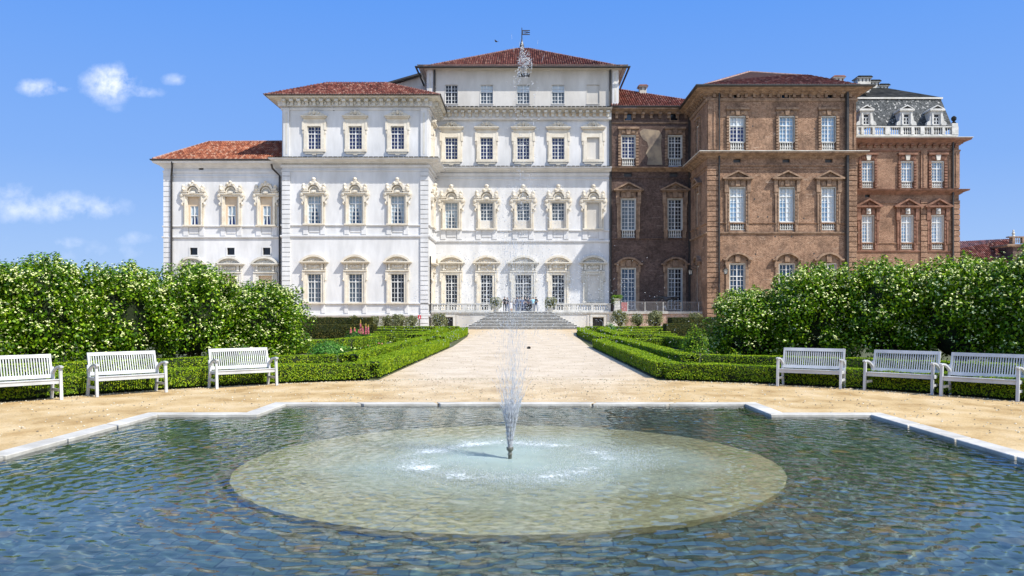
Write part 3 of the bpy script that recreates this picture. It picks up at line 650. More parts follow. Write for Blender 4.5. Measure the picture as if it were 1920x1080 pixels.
# central white block with attic storey
T = Thing('palace_central_block', (0, YC + 10, 0), 'white central palace block with attic storey and weathervane behind the stone staircase', 'building')
xC0 = xB1; cC = [846.5, 912.5, 981, 1046.5, 1112]; zC = Z(199.5, YC)
H = [hole(YC, c, 258, 299, 23.5) for c in cC] + [hole(YC, c, 380, 428.5, 23.5) for c in cC] + [hole(YC, c, 515, 582, 22.5) for c in (846.5, 912.5)] + [hole(YC, 981, 515, 584, 31), hole(YC, 1046.5, 515, 582, 23.5)]
m = MB(); holed(m, xC0, xC1, TZ - .1, zC, YC, H, plaster)
m.quad((xC1, YC, 0), (xC1, YC + 24, 0), (xC1, YC + 24, zC + 2), (xC1, YC, zC + 2), plaster); T.part('wall', m)
xa0, xa1 = X(799.5, YC), X(1160.5, YC); za = Z(127, YC) + .3
H = [hole(YC, c, 159, 194.5, 23.5) for c in cC] + [hole(YC, 981.5, 136, 144, 23)]
m = MB(); YT = YC + .05; holed(m, xa0, xa1, zC - .1, za, YT, H, plaster_grey)
m.quad((xa0, YT + 24, zC - 6), (xa0, YT, zC - 6), (xa0, YT, za), (xa0, YT + 24, za), plaster_grey); m.quad((xa1, YT, zC - 3), (xa1, YT + 24, zC - 3), (xa1, YT + 24, za), (xa1, YT, za), plaster_grey); m.quad((xa1, YT + 24, 0), (xa0, YT + 24, 0), (xa0, YT + 24, za), (xa1, YT + 24, za), plaster_grey)
m.quad((xC1, YT - .02, zC - 1.3), (xa1, YT - .02, zC - .6), (xa1, YT - .02, zC), (xC1, YT - .02, zC), plaster_grey)
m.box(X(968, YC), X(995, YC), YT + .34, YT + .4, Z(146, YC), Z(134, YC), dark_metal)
for a, b in ((1148, 1159), (801, 812)):
    m.box(X(a, YC), X(b, YC), YT - .16, YT, zC, Z(131, YC), plaster); m.box(X(a + 3.5, YC), X(b - 3.5, YC), YT - .175, YT - .16, zC + .6, Z(138, YC), stone_w)
T.part('attic_wall', m)
m = MB(); m.moulding([(0, Z(132, YC)), (.25, Z(131.5, YC)), (.4, Z(129, YC)), (.95, Z(127, YC)), (1.1, Z(125.5, YC)), (0, Z(125, YC))], [(xa0, YT + 24), (xa0, YT), (xa1, YT), (xa1, YT + 24)], stone_w); T.part('eaves', m)
p = [(xC0 + .2, YC), (xC1 + .05, YC)]
m = MB(); zt_ = Z(200.5, YC - 1.55); cornice(m, p, zt_, .5, 1.55, plaster_grey); m.moulding([(0, Z(222, YC)), (.42, Z(222, YC)), (.42, zt_ - .3), (0, zt_ - .3)], p, plaster); string(m, p, Z(222, YC), .3, .5, plaster)
modillions(m, xC0 + .5, xC1, YC - .4, Z(221, YC), zt_ - .3, 25, .8, stone_w, .34)
for i in range(25): m.box(xC0 + .9 + i * .868, xC0 + 1.3 + i * .868, YC - .47, YC - .4, Z(219.5, YC), Z(213.5, YC), panel_m)
T.part('cornice', m)
mt = MB()
for i in range(40): mt.box(xC0 + .1 + i * .565, xC0 + .1 + i * .565 + .48, YC - 1.66, YC + .02, zt_ + .01, zt_ + .09, slate_dark)
for i in range(40): mt.box(xC0 + .1 + i * .565, xC0 + .1 + i * .565 + .48, YC - 1.25, YC, Z(312, YC - 1.2) + .01, Z(312, YC - 1.2) + .08, slate_dark)
T.part('cornice_tiles', mt)
m = MB(); cornice(m, p, Z(312, YC - 1.2), .6, 1.2, plaster); string(m, p, Z(325, YC), .35, .2, plaster); string(m, p, Z(335, YC), .15, .1, plaster)
for i in range(110): m.box(xC0 + .1 + i * .2, xC0 + .2 + i * .2, YC - .4, YC - .1, Z(322, YC), Z(319, YC), stone_w)
T.part('middle_cornice', m)
m = MB(); string(m, p, Z(431.5, YC), .16, .16, plaster); string(m, p, Z(450.5, YC), .3, .2, plaster); T.part('string_course', m)
m = MB(); ez = Z(125, YC - 1.2); e0 = (X(793, 103.8), 103.8, ez); e1 = (X(1168, 103.8), 103.8, ez); b0 = (e0[0], 130, ez); b1 = (e1[0], 130, ez); r0 = (X(970, 117), 117, Z(91, 117)); r1 = (X(992, 117), 117, Z(91, 117))
tiles(m, e0, e1, r1, r0, tile_d); tiles(m, b0, e0, r0, (r0[0], 117.05, r0[2]), tile_d); tiles(m, e1, b1, (r1[0], 117.05, r1[2]), r1, tile_d); m.quad(b1, b0, r0, r1, tile_d); m.tube([e0, r0, r1, e1], .11, tile_end, 6)
m.add([(e0[0], e0[1], ez - .08), (e1[0], e1[1], ez - .08), (b1[0], b1[1], ez - .08), (b0[0], b0[1], ez - .08)], [(0, 1, 2, 3)], plaster_grey)
T.part('roof', m)
m = MB(); gutter(m, [(xa0, YT + 24), (xa0, YT), (xa1, YT), (xa1, YT + 24)], ez - .04, 1.15, .12); T.part('gutter', m)
m = MB(); yk = 112.0; x1_, x2_ = X(738, yk), xa0 - .02
m.prism([(x1_, Z(185, yk)), (x2_, Z(185, yk)), (x2_, Z(137, yk)), (x1_, Z(159, yk))], yk, yk + 6, plaster_grey)
m.prism([(x1_ - .8, Z(161, yk)), (x2_, Z(137, yk) - .05), (x2_, Z(134, yk)), (x1_ - .8, Z(158, yk))], yk - 1.0, yk + 6, dark_metal); T.part('rear_gable', m)
pipe(T, 815.3, YC, 131, 199, .12, .2); pipe(T, 1144, YC, 131, 203, .13, .2); pipe(T, 1144.6, YC, 203, 583, .16, .15)
wv = MB(); vx, vy, vz = X(978.5, 117), 117, r0[2]; s = 117 / F
wv.tube([(vx, vy, vz - .3), (vx, vy, Z(52, 117))], [.11, .05], dark_metal, 6); wv.lathe([(.35, 0), (.3, .5), (.12, 1.0), (.05, 1.6)], (vx, vy, vz), dark_metal, 8)
def fb(a, b, c, d): wv.box(vx + a * s, vx + b * s, vy - .03, vy + .03, Z(d, 117), Z(c, 117), dark_metal)
fb(.5, 15, 56.5, 58); fb(.5, 15, 64, 65.5); fb(12, 15, 60, 61.8); fb(8, 14, 60, 61.5)
for a in (1, 3.7, 6.5, 9): fb(a, a + 1.3, 58, 64)
T.part('weathervane', wv)
for i, c in enumerate(cC):
    window(T, YT, c, 159, 194.5, 23.5, 'plain', plaster_grey, (g_dark if i == 0 else g_mid) if i < 4 else None, (4, 5), .62, None if i in (0, 4) else 'top')
    window(T, YC, c, 258, 299, 23.5, 'hood', stone, g_blue if i < 4 else None, (4, 6), .66)
    window(T, YC, c, 380, 428.5, 23.5, 'aedicule', stone, g_mid if i < 4 else None, (4, 7) if i == 0 else (4, 5), .72 if i == 0 else .6, 'drape' if i == 0 else None, 'low' if 0 < i < 4 else None, sash_h=34 if 0 < i < 4 else None)
for c in (846.5, 912.5, 1046.5): window(T, YC, c, 515, 582, 22.5 if c < 1000 else 23.5, 'segmental', stone, g_dark, (4, 9), .76)
window(T, YC, 981, 515, 584, 31, 'segmental', stone_w, g_dark, (6, 9), .76, label='wide glazed door in the middle of the ground floor')
def blind_ped():
    m = surround('segmental', 23.5, 50, YC / F, stone_w); m.box(-.95, .95, -.05, .02, -.9, 3.4, plaster_grey); return m
put('blind_window', cached(('bp',), blind_ped, 'blind_window'), T.o, T.rel((X(1112, YC), YC, Z(565, YC))))

# brick recess
T = Thing('brick_recess_block', ((xC1 + xE0) / 2, YC + 8, 0), 'shaded brown brick block set back between the white facade and the brick pavilion', 'building')
cD = [1178, 1265.5]; xD0, xD1 = xC1 + .01, xE0; zD = Z(201, YC)
H = [hole(YC, 1178, 213, 226, 13), hole(YC, 1264, 213, 226, 13)] + [hole(YC, c, 255.5, 312, 24) for c in cD] + [hole(YC, c, 374, 446, 25) for c in cD] + [hole(YC, c, 504, 581, 25) for c in cD] + [hole(YC, c, 324, 331, 15) for c in (1177.5, 1263)]
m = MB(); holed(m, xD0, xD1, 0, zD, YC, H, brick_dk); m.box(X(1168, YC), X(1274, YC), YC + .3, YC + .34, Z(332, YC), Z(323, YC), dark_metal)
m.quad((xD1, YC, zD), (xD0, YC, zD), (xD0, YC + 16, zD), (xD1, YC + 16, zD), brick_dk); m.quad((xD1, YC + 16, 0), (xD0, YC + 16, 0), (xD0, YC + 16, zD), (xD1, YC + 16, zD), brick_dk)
pts = [(1199, 247), (1206, 242), (1222, 243), (1236, 245), (1241, 254), (1239, 270), (1240.5, 290), (1242, 309), (1213, 309), (1215, 296), (1211, 287), (1216, 276), (1213, 266), (1206, 262), (1201, 254)]
m.prism([(X(a, YC), Z(b, YC)) for a, b in pts][::-1], YC - .03, YC + .01, patch_m)
T.part('wall', m)
p = [(xD0 + .12, YC), (xD1 - .1, YC)]
m = MB(); cornice(m, p, Z(201.5, YC - 1), .55, 1.0, brick_trim); modillions(m, xD0 + .2, xD1, YC, Z(222, YC), Z(212, YC), 9, .5, brick_trim, .35); string(m, p, Z(229, YC), .2, .12, brick_trim); T.part('cornice', m)
m = MB(); cornice(m, p, Z(312.5, YC - .85), .5, .85, brick_trim); string(m, p, Z(333, YC), .15, .1, brick_dk); string(m, p, Z(446, YC), .2, .15, brick_dk); T.part('middle_cornice', m)
m = MB(); ez = Z(199.5, 104); e0 = (X(1146, 104), 104, ez); e1 = (X(1292, 104), 104, ez)
sl = .52
def on(px, py):                                  # point of the roof slope seen at a pixel
    k = (HY - py) / F; Yp = (104 * sl - ez + EYE) / (sl - k); return (X(px, Yp), Yp, EYE + k * Yp)
tiles(m, e0, e1, on(1287, 187.5), on(1150, 166), tile_r); q = on(1287, 187.5); q0 = on(1150, 166)
m.quad(e1, (e1[0] + 3, 116, ez - .1), (q0[0], 118, q0[2]), q, tile_r); m.quad(q, (q0[0], 118, q0[2]), (q0[0], q0[1] + .3, q0[2]), q0, tile_r); m.tube([q0, q], .11, tile_end, 6)
T.part('roof', m)
m = MB(); gutter(m, [(xD0 + .1, YC), (xD1 - .3, YC)], ez, .98); T.part('gutter', m)
def chimney(T, px0, px1, pt, pb, Y, wallm, capm, d=1.0):
    m = MB(); x0, x1, z0, z1 = X(px0, Y), X(px1, Y), Z(pb, Y) - 1.2, Z(pt, Y)
    m.box(x0 + .1, x1 - .1, Y, Y + d, z0, z1 - .3, wallm); m.box(x0 - .05, x1 + .05, Y - .15, Y + d + .15, z1 - .3, z1 - .18, wallm)
    m.prism([(x0 - .15, z1 - .18), (x1 + .15, z1 - .18), (x1 - .1, z1), (x0 + .1, z1)], Y - .25, Y + d + .25, capm)
    n = max(2, int((x1 - x0) / .45))
    for i in range(n):
        x = x0 + (x1 - x0) * (i + .5) / n; m.box(x - .08, x + .08, Y - .01, Y + .05, z1 - .75, z1 - .35, dark_metal)
    T.part('chimney', m)
chimney(T, 1198, 1213.5, 159, 174, 110.5, stone_w, tile_d)
for c in (1178, 1264): window(T, YC, c, 213, 226, 13, 'small', brick_trim, g_teal if c < 1200 else g_dark, (1, 1), 0)
for i, c in enumerate(cD):
    window(T, YC, c, 255.5, 296.5, 24, 'brick_flat', brick_trim, g_blue if i == 0 else g_dark, (4, 6), .7, bal=14.5)
    window(T, YC, c, 374, 431, 25, 'brick_tri', brick_trim, g_mid if i == 0 else g_dark, (4, 8), .75, bal=14.5)
    window(T, YC, c, 504, 581, 25, 'brick_seg', brick_trim, g_teal if i == 0 else g_dark, (4, 9), .76)
pipe(T, 1293, YC, 203, 583, .2, .2)

# sunlit brick pavilion
T = Thing('brick_pavilion', ((xE0 + xE1) / 2, YE + 8, 0), 'sunlit brown brick palace pavilion with maroon tiled roof and dark downpipes', 'building')
cE = [(1382.2, 27), (1474.8, 26.5), (1553, 24.5)]; zE = Z(163, YE)
H = [hole(YE, c, 174, 184, 13.5) for c in (1382, 1472.5, 1554)] + [hole(YE, c, 219.5, 283, w) for c, w in cE] + [hole(YE, c, 298, 305, 14) for c in (1382, 1474, 1554)] + [hole(YE, c, 352.5, 432, w) for c, w in cE] + [hole(YE, c, 495.5, 566, 27) for c, w in cE]
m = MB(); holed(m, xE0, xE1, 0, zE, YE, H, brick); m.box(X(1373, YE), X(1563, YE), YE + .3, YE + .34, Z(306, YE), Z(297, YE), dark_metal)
m.quad((xE0, YC + 8, 0), (xE0, YE, 0), (xE0, YE, zE), (xE0, YC + 8, zE), brick); m.quad((xE1, YE, 0), (xE1, YC + 8, 0), (xE1, YC + 8, zE), (xE1, YE, zE), brick); m.quad((xE1, YC + 8, 0), (xE0, YC + 8, 0), (xE0, YC + 8, zE), (xE1, YC + 8, zE), brick)
for (a, b) in ((1413, 372), (1438, 405), (1420, 405), (1506, 408), (1410, 235), (1526, 240), (1452, 442), (1483, 442), (1415, 475), (1525, 474)):
    m.box(X(a, YE), X(a + 2.6, YE), YE - .005, YE + .02, Z(b + 3, YE), Z(b, YE), dark_metal)
T.part('wall', m)
pe = [(xE0, YC), (xE0, YE), (xE1, YE), (xE1, YC)]
m = MB(); cornice(m, pe, Z(160.5, YE - 1.45), .7, 1.45, brick_trim); string(m, pe, Z(185, YE), .35, .18, brick_trim)
modillions(m, xE0 + .3, xE1 - .3, YE, Z(183, YE), Z(170, YE), 18, .7, brick_trim, .3); modillions_side(m, xE0, -1, YE, YC, Z(183, YE), Z(170, YE), 10, .7, brick_trim); T.part('cornice', m)
m = MB(); zt_ = Z(283.5, YE - 1.1); cornice(m, pe, zt_, .62, 1.1, brick_trim); m.moulding([(0, zt_ + .01), (1.15, zt_ + .01), (1.15, zt_ + .09), (0, zt_ + .16)], pe, stone_w)
string(m, pe, Z(309, YE), .18, .14, brick); string(m, pe, Z(315, YE), .14, .1, brick); T.part('middle_cornice', m)
m = MB(); string(m, pe, Z(417.5, YE), .14, .12, brick); string(m, pe, Z(435, YE), .25, .18, brick_trim); T.part('string_course', m)
for a, b in ((1326, 1346.5), (1588, 1605)):
    m = MB(); quoins(m, X(a, YE) - .04, X(b, YE) + .04, YE, .1, Z(308, YE), .60, brick, .22, .09); T.part('quoin', m)
    m = MB(); m.box(X(a + 1, YE), X(b - 1, YE), YE - .2, YE, Z(281, YE), Z(185, YE), brick); m.box(X(a + 11, YE), X(a + 13.5, YE), YE - .3, YE - .18, Z(278, YE), Z(195, YE), brick); m.box(X(a + 1, YE), X(b - 1, YE), YE - .26, YE, Z(189, YE), Z(185, YE), brick_trim); T.part('pilaster', m)
m = MB(); ez = Z(159.5, YE - 1.5); e0 = (X(1318, YE - 1.5), YE - 1.5, ez); e1 = (X(1613, YE - 1.5), YE - 1.5, ez); b0 = (e0[0], 113, ez); b1 = (e1[0], 113, ez); r0 = (X(1405, 102.5), 102.5, Z(134.5, 102.5)); r1 = (X(1516, 102.5), 102.5, Z(141.5, 102.5))
tiles(m, e0, e1, r1, r0, tile_d); tiles(m, b0, e0, r0, (r0[0], 102.6, r0[2]), tile_d); tiles(m, e1, b1, (r1[0], 102.6, r1[2]), r1, tile_d); m.quad(b1, b0, r0, r1, tile_d); m.tube([b0, r0], .11, tile_end, 6); m.tube([e0, r0, r1, e1], .11, tile_end, 6)
m.add([(e0[0], e0[1], ez - .1), (e1[0], e1[1], ez - .1), (b1[0], b1[1], ez - .1), (b0[0], b0[1], ez - .1)], [(0, 1, 2, 3)], brick_trim)
T.part('roof', m); chimney(T, 1562, 1583.5, 142, 151, 99, stone_w, tile_d, 1.2)
m = MB(); gutter(m, [(xE0, YC + 2), (xE0, YE), (xE1, YE), (xE1, YC)], ez - .04, 1.46, .12); T.part('gutter', m)
pipe(T, 1347.3, YE, 160, 600, .10, .35); pipe(T, 1586.5, YE, 160, 600, .22, .35)
for c in (1382, 1472.5, 1554): window(T, YE, c, 174, 184, 13.5, 'small', brick_trim, g_teal if c > 1400 and c < 1500 else g_dark, (1, 1), 0)
for i, (c, w) in enumerate(cE):
    window(T, YE, c, 219.5, 266, w, 'brick_flat', brick_trim, g_blue if i == 0 else g_sky, (4, 6), .66, 'top' if i == 0 else None, bal=15.5)
    window(T, YE, c, 352.5, 415.5, w, 'brick_tri', brick_trim, g_sky, (4, 7), .75, 'right', bal=16)
    window(T, YE, c, 495.5, 566, 27, 'brick_seg', brick_trim, g_teal, (4, 7), .68)
for zc, k, h, bl in ((266, 'brick_flat', 46.5, 15.5), (415.5, 'brick_tri', 63, 16), (566, 'brick_seg', 70, 0)):
    window(T, YE, 0, 0, h, 27, k, brick_trim, g_dark, (4, 7), .7, rz=R(-90), at=(xE0 + .02, YE + 4.6, Z(zc, YE)), s=YE / F, bal=bl)

# slate roofed block
T = Thing('slate_roofed_block', ((xE1 + xF1) / 2, YF + 8, 0), 'red brick palace block with slate mansard roof, dormers and stone balustrade', 'building')
xF0 = xE1 + .02; cF = [1627, 1700.5, 1757.5]; zF = Z(262, YF)
H = [hole(YF, c, 304, 353, 20.5) for c in cF] + [hole(YF, c, 405, 468, 20.5) for c in cF] + [hole(YF, 1626.5, 364, 370, 9)]
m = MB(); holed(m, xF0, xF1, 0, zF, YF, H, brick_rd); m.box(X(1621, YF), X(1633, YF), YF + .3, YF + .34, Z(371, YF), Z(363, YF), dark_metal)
m.quad((xF1, YF, 0), (xF1, YF + 18, 0), (xF1, YF + 18, zF), (xF1, YF, zF), brick_rd); m.quad((xF1, YF + 18, 0), (xF0, YF + 18, 0), (xF0, YF + 18, zF), (xF1, YF + 18, zF), brick_rd); T.part('wall', m)
pfp = [(xF0, YF), (xF1, YF), (xF1, YF + 18)]
m = MB(); zt_ = Z(257.5, YF - 1.15); cornice(m, pfp, zt_, .75, 1.15, brick_trim_r); m.moulding([(0, zt_ + .01), (1.2, zt_ + .01), (1.2, zt_ + .08), (0, zt_ + .14)], pfp, stone_w)
modillions(m, xF0, xF1, YF, Z(277, YF), Z(271, YF), 17, .45, brick_trim_r, .3); string(m, pfp, Z(281, YF), .25, .15, brick_trim_r); T.part('cornice', m)
m = MB(); cornice(m, pfp, Z(354, YF - .95), .6, .95, brick_trim_r); string(m, pfp, Z(380, YF), .15, .1, brick_rd); string(m, pfp, Z(455, YF), .15, .12, brick_rd); string(m, pfp, Z(470, YF), .2, .15, brick_trim_r); T.part('middle_cornice', m)
for a, b in ((1725.5, 1737), (1786, 1798)):
    m = MB(); quoins(m, X(a, YF), X(b, YF) + .03, YF, .1, Z(376, YF), .68, brick_rd, .2, .1); m.box(X(a, YF), X(b, YF), YF - .2, YF, Z(353, YF), Z(281, YF), brick_rd); m.box(X(a + 4, YF), X(a + 6, YF), YF - .28, YF - .18, Z(350, YF), Z(288, YF), brick_rd); T.part('quoin', m)
pipe(T, 1784, YF, 262, 600, .15, .35)
yb = YF - .3; m = MB(); s = yb / F
m.box(X(1606, yb), X(1797, yb), yb, yb + .5, Z(255, yb), Z(252, yb), white_stone); m.box(X(1606, yb), X(1797, yb), yb, yb + .45, Z(238.5, yb), Z(236.5, yb), white_stone)
T.part('roof_balustrade', m)
peds = [(1606, 1609), (1615, 1619), (1636, 1640), (1660, 1668.5), (1688.5, 1693), (1709, 1714), (1726, 1733), (1746, 1750), (1767, 1771), (1785, 1797)]
for a, b in peds: m = MB(); m.box(X(a, yb), X(b, yb), yb - .04, yb + .47, Z(252, yb), Z(238.5, yb), white_stone); T.part('pedestal', m)
m = MB(); m.box(X(1785, yb), X(1796, yb), yb - .05, yb + .5, Z(238, yb), Z(231, yb), white_stone); m.lathe([(.1, 0), (.3, .1), (.12, .25), (.32, .5), (.32, .75), (.1, .95)], (X(1790, yb), yb + .2, Z(231, yb)), slate_dark, 8)
T.part('urn', m)
m = MB()
for (a, b), (c, d) in zip(peds[:-1], peds[1:]): balusters(m, X(b, yb), X(c, yb), yb + .2, Z(252, yb), Z(238.5, yb), max(2, round((c - b) / 4.2)), white_stone, 1.1, 6)
T.part('balusters', m)
m = MB(); z0 = Z(240, YF + 1); z1 = Z(187, YF + 4); y0, y1 = YF + 1.0, YF + 3.6; X0, X1 = xF0, X(1787, y0); U1 = X(1764, y1)
m.quad((X0, y0, z0), (X1, y0, z0), (U1, y1, z1), (X0, y1, z1), slate); m.quad((X1, y0, z0), (X1, YF + 17, z0), (U1, YF + 14, z1), (U1, y1, z1), slate)
m.box(X0, U1 + .15, y1 - .25, YF + 14, z1 - .05, z1 + .16, stone_w)
rx, ry = X(1628, YF + 11), YF + 11; rz_ = Z(159, ry)
m.quad((X0, y1 - .1, z1 + .2), (U1, y1 - .1, z1 + .2), (rx, ry, rz_), (X0, ry, rz_), slate_dark); m.add([(U1, y1 - .1, z1 + .2), (U1, YF + 14, z1 + .2), (rx, ry, rz_)], [(0, 1, 2)], slate_dark); m.quad((X0, ry, rz_), (rx, ry, rz_), (U1, YF + 14, z1 + .2), (X0, YF + 14, z1 + .2), slate_dark)
T.part('mansard_roof', m)
def dormer(cx):
    yd = YF + .55; s = yd / F; d = MB(); xc = X(cx, yd); zb = Z(235, yd)
    def D(a, b, c, e, y0_, y1_, mt=white_stone): d.box(xc + a * s, xc + b * s, yd - y0_, yd + y1_, zb + c * s, zb + e * s, mt)
    D(-11.5, -5.2, 0, 27, 0, 2.6); D(5.2, 11.5, 0, 27, 0, 2.6); D(-5.2, 5.2, 20.5, 27, 0, 2.6); D(-5.2, 5.2, 0, 2, 0, 2.6); D(-9.5, -7, 2, 24, .1, 0); D(7, 9.5, 2, 24, .1, 0)
    D(-14, 14, 27, 30, .25, 2.8); d.prism([(xc - 14 * s, zb + 30 * s), (xc + 14 * s, zb + 30 * s), (xc, zb + 38 * s)], yd - .25, yd + 3.4, white_stone); d.prism([(xc - 9 * s, zb + 31 * s), (xc + 9 * s, zb + 31 * s), (xc, zb + 35.5 * s)], yd - .27, yd - .2, slate_dark)
    for q in (-1, 1):
        d.prism([(xc + q * a * s, zb + b * s) for a, b in ((11.5, 0), (19, 0), (18, 6), (13.5, 9), (12.5, 17), (11.5, 18))][::(-1 if q < 0 else 1)], yd, yd + .5, white_stone)
    o = T.part('dormer', d); f = MB()
    for a, b, c, e in ((-5.2, -4.2, 2, 20), (4.2, 5.2, 2, 20), (-.6, .6, 2, 15), (-5, 5, 14.3, 15.6), (-5, 5, 2, 3), (-5, 5, 8, 9)): f.box(xc + a * s, xc + b * s, yd + .15, yd + .22, zb + c * s, zb + e * s, frame_m)
    fr = put('window', f.mesh('window', T.L), o); g = MB(); g.quad(*[(xc + a * s, yd + .25, zb + b * s) for a, b in ((-5.2, 2), (5.2, 2), (5.2, 20.5), (-5.2, 20.5))], g_dark); put('pane', g.mesh('pane', T.L), o)
for c in (1624.5, 1700, 1756.5): dormer(c)
chimney(T, 1607, 1634, 142.5, 157, 109.5, stone_w, slate_dark, 1.4); chimney(T, 1631, 1650, 150, 161, 111, stone_w, slate_dark, 1.2); chimney(T, 1648, 1667, 157.5, 166, 111, stone_w, slate_dark, 1.2)
m = MB(); m.box(X(1621, 106), X(1630, 106), 106, 108, Z(173, 106), Z(163, 106), stone_w); m.prism([(X(1621, 106), Z(163, 106)), (X(1630, 106), Z(163, 106)), (X(1630, 106), Z(158, 106))], 106, 108, stone_w); T.part('parapet_stub', m)
for i, c in enumerate(cF):
    window(T, YF, c, 304, 340, 20.5, 'brick_flat', brick_trim_r, g_sky, (4, 6), .66, bal=12, keymat=stone_w)
    window(T, YF, c, 405, 454, 20.5, 'brick_tri', brick_trim_r, g_sky, (4, 7), .75, 'right', bal=13, keymat=white_stone)
window(T, YF, 1627, 515, 566, 20.5, 'brick_seg', brick_trim_r, g_dark, (4, 7), .7)

# far building at the right
YG = 150.0
T = Thing('distant_building', (X(1870, YG), YG + 6, 0), 'distant dark brick building with rust tiled roof and small balustrade at the right edge', 'building')
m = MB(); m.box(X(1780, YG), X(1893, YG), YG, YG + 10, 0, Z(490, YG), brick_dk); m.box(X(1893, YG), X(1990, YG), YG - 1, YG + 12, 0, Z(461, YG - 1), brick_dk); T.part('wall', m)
m = MB(); a = (X(1780, YG), YG - .5, Z(492, YG)); b = (X(1893, YG), YG - .5, Z(492, YG)); c = (X(1893, YG + 7), YG + 7, Z(448.5, YG + 7)); d = (X(1782, YG + 7), YG + 7, Z(469, YG + 7)); tiles(m, a, b, c, d, tile_d, .4); T.part('roof', m)
m = MB(); string(m, [(X(1891, YG - 1), YG + 8), (X(1891, YG - 1), YG - 1), (X(1990, YG - 1), YG - 1)], Z(458, YG - 1), .5, .5, brick_trim); m.box(X(1892, YG - 1), X(1990, YG), YG - 1, YG, Z(446, YG), Z(444, YG), brick_trim); m.box(X(1892, YG), X(1897, YG), YG - 1.1, YG, Z(458, YG), Z(446, YG), brick_trim)
for i in range(4): m.box(X(1911 + i * 17, YG), X(1915 + i * 17, YG), YG - 1, YG - .2, Z(457, YG), Z(446, YG), brick_trim)
balusters(m, X(1898, YG), X(1990, YG), YG - .5, Z(456, YG), Z(446, YG), 26, stone_w, 1.4, 5); T.part('parapet', m)
m = MB(); zz = Z(444.5, YG); m.lathe([(.35, 0), (.3, .2), (.16, .35), (.3, .6), (.2, .85), (.12, .95), (.2, 1.1), (.1, 1.3)], (X(1897, YG), YG - .5, zz), stone_w, 8); T.part('finial', m)

# ---------------------------------------------------------------- terrace, stairs, balustrades
YP = 98.0; xt0 = xB1 + .02; xt1 = X(1171, YP)
T = Thing('terrace_wall', (X(980, YP), YP, 0), 'white plastered terrace wall with cellar openings below the stone balustrade', 'wall')
m = MB(); holed(m, xt0, xt1, 0, TZ - .25, YP, [hole(YP, 841, 595, 612, 17), hole(YP, 1121.5, 595.5, 612.5, 21)], plaster_grey)
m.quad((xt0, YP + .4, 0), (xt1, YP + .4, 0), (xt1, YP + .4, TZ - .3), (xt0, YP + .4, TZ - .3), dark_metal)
T.part('wall', m)
m = MB(); m.moulding([(0, TZ - .32), (.12, TZ - .3), (.2, TZ - .12), (.2, TZ), (-.6, TZ)], [(xt0, YP), (xt1, YP)], white_stone, False); T.part('coping', m)
for c, w in ((841, 17), (1121.5, 21)):
    fr = MB(); x = X(c, YP); s = YP / F; z = Z(613, YP)
    for q in (-1, 1): fr.box(*sorted((x + q * w / 2 * s, x + q * (w / 2 + 4.5) * s)), YP - .12, YP, z, z + 19 * s, stone_w); fr.box(*sorted((x + q * (w / 2 + 6) * s, x + q * (w / 2 + 10) * s)), YP - .06, YP, z, z + 23 * s, plaster_grey)
    fr.box(x - (w / 2 + 4.5) * s, x + (w / 2 + 4.5) * s, YP - .14, YP, z + 19 * s, z + 23 * s, stone_w)
    for i in range(4): fr.box(x - w / 2 * s + (i + .5) * w / 4 * s - .03, x - w / 2 * s + (i + .5) * w / 4 * s + .03, YP + .15, YP + .2, z, z + 18 * s, dark_metal)
    T.part('cellar_opening', fr)
m = MB(); m.box(xt0, xE0 + .3, YP - .15, YC - .02, TZ - .1, TZ - .004, white_stone); structure('terrace_floor', m.mesh('terrace_floor'))
T = Thing('brick_terrace_wall', (X(1250, YP), YP, 0), 'limewashed brick retaining wall under the metal railing beside the white terrace wall', 'wall')
xt2 = X(1380, YP); m = MB(); holed(m, xt1 + .01, xt2, 0, TZ - .25, YP + .02, [hole(YP, 1227.5, 590.5, 611, 23), hole(YP, 1318, 598, 612, 20)], brick_pl, .5, brick_dk)
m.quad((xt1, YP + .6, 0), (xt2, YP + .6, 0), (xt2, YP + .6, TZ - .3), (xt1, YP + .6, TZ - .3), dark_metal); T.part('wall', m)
m = MB(); m.box(xt1 + .01, xE0 + .2, YP - .12, YP + .4, TZ - .26, TZ, white_stone); T.part('coping', m)

T = Thing('stone_staircase', (AX, 96, 0), 'wide grey stone staircase tapering up from the gravel to the palace terrace', 'staircase')
NS = 12; m = MB()
for i in range(NS):
    hw = 7.0 - i * (7.0 - 3.56) / (NS - 1); y = 94 + i * .34; z0, z1 = TZ * i / NS, TZ * (i + 1) / NS
    m.box(AX - hw + .04, AX + hw - .04, y + .04, 98.3, z0 - .02, z1 - .06, step_stone); m.box(AX - hw, AX + hw, y, 98.3, z1 - .06, z1 - .003 * (i == NS - 1), white_stone)
T.part('steps', m)
def balustrade(px0, px1, label, peds):
    T = Thing('stone_balustrade', (X((px0 + px1) / 2, YP), YP + .2, TZ), label, 'balustrade'); y = YP + .2; x0, x1 = X(px0, YP), X(px1, YP); zt = TZ + .98
    m = MB(); m.box(x0, x1, y - .16, y + .16, TZ, TZ + .16, white_stone); T.part('base', m)
    m = MB(); m.box(x0, x1, y - .18, y + .18, zt - .14, zt, white_stone); m.box(x0, x1, y - .13, y + .13, zt - .2, zt - .14, white_stone); T.part('rail', m)
    xs = [(X(a, YP), X(b, YP)) for a, b in peds]
    for a, b in xs: m = MB(); m.box(a, b, y - .15, y + .15, TZ + .16, zt - .2, white_stone); T.part('pedestal', m)
    bm = MB(); bm.lathe([(r * 1.15, t * .62) for r, t in BAL], (0, 0, 0), white_stone, 8); me = bm.mesh('baluster', smooth=True)
    for (a, b), (c, d) in zip(xs[:-1], xs[1:]):
        n = max(2, round((c - b) / .30))
        for i in range(n): put('baluster', me, T.o, T.rel((b + (c - b) * (i + .5) / n, y, TZ + .16)))
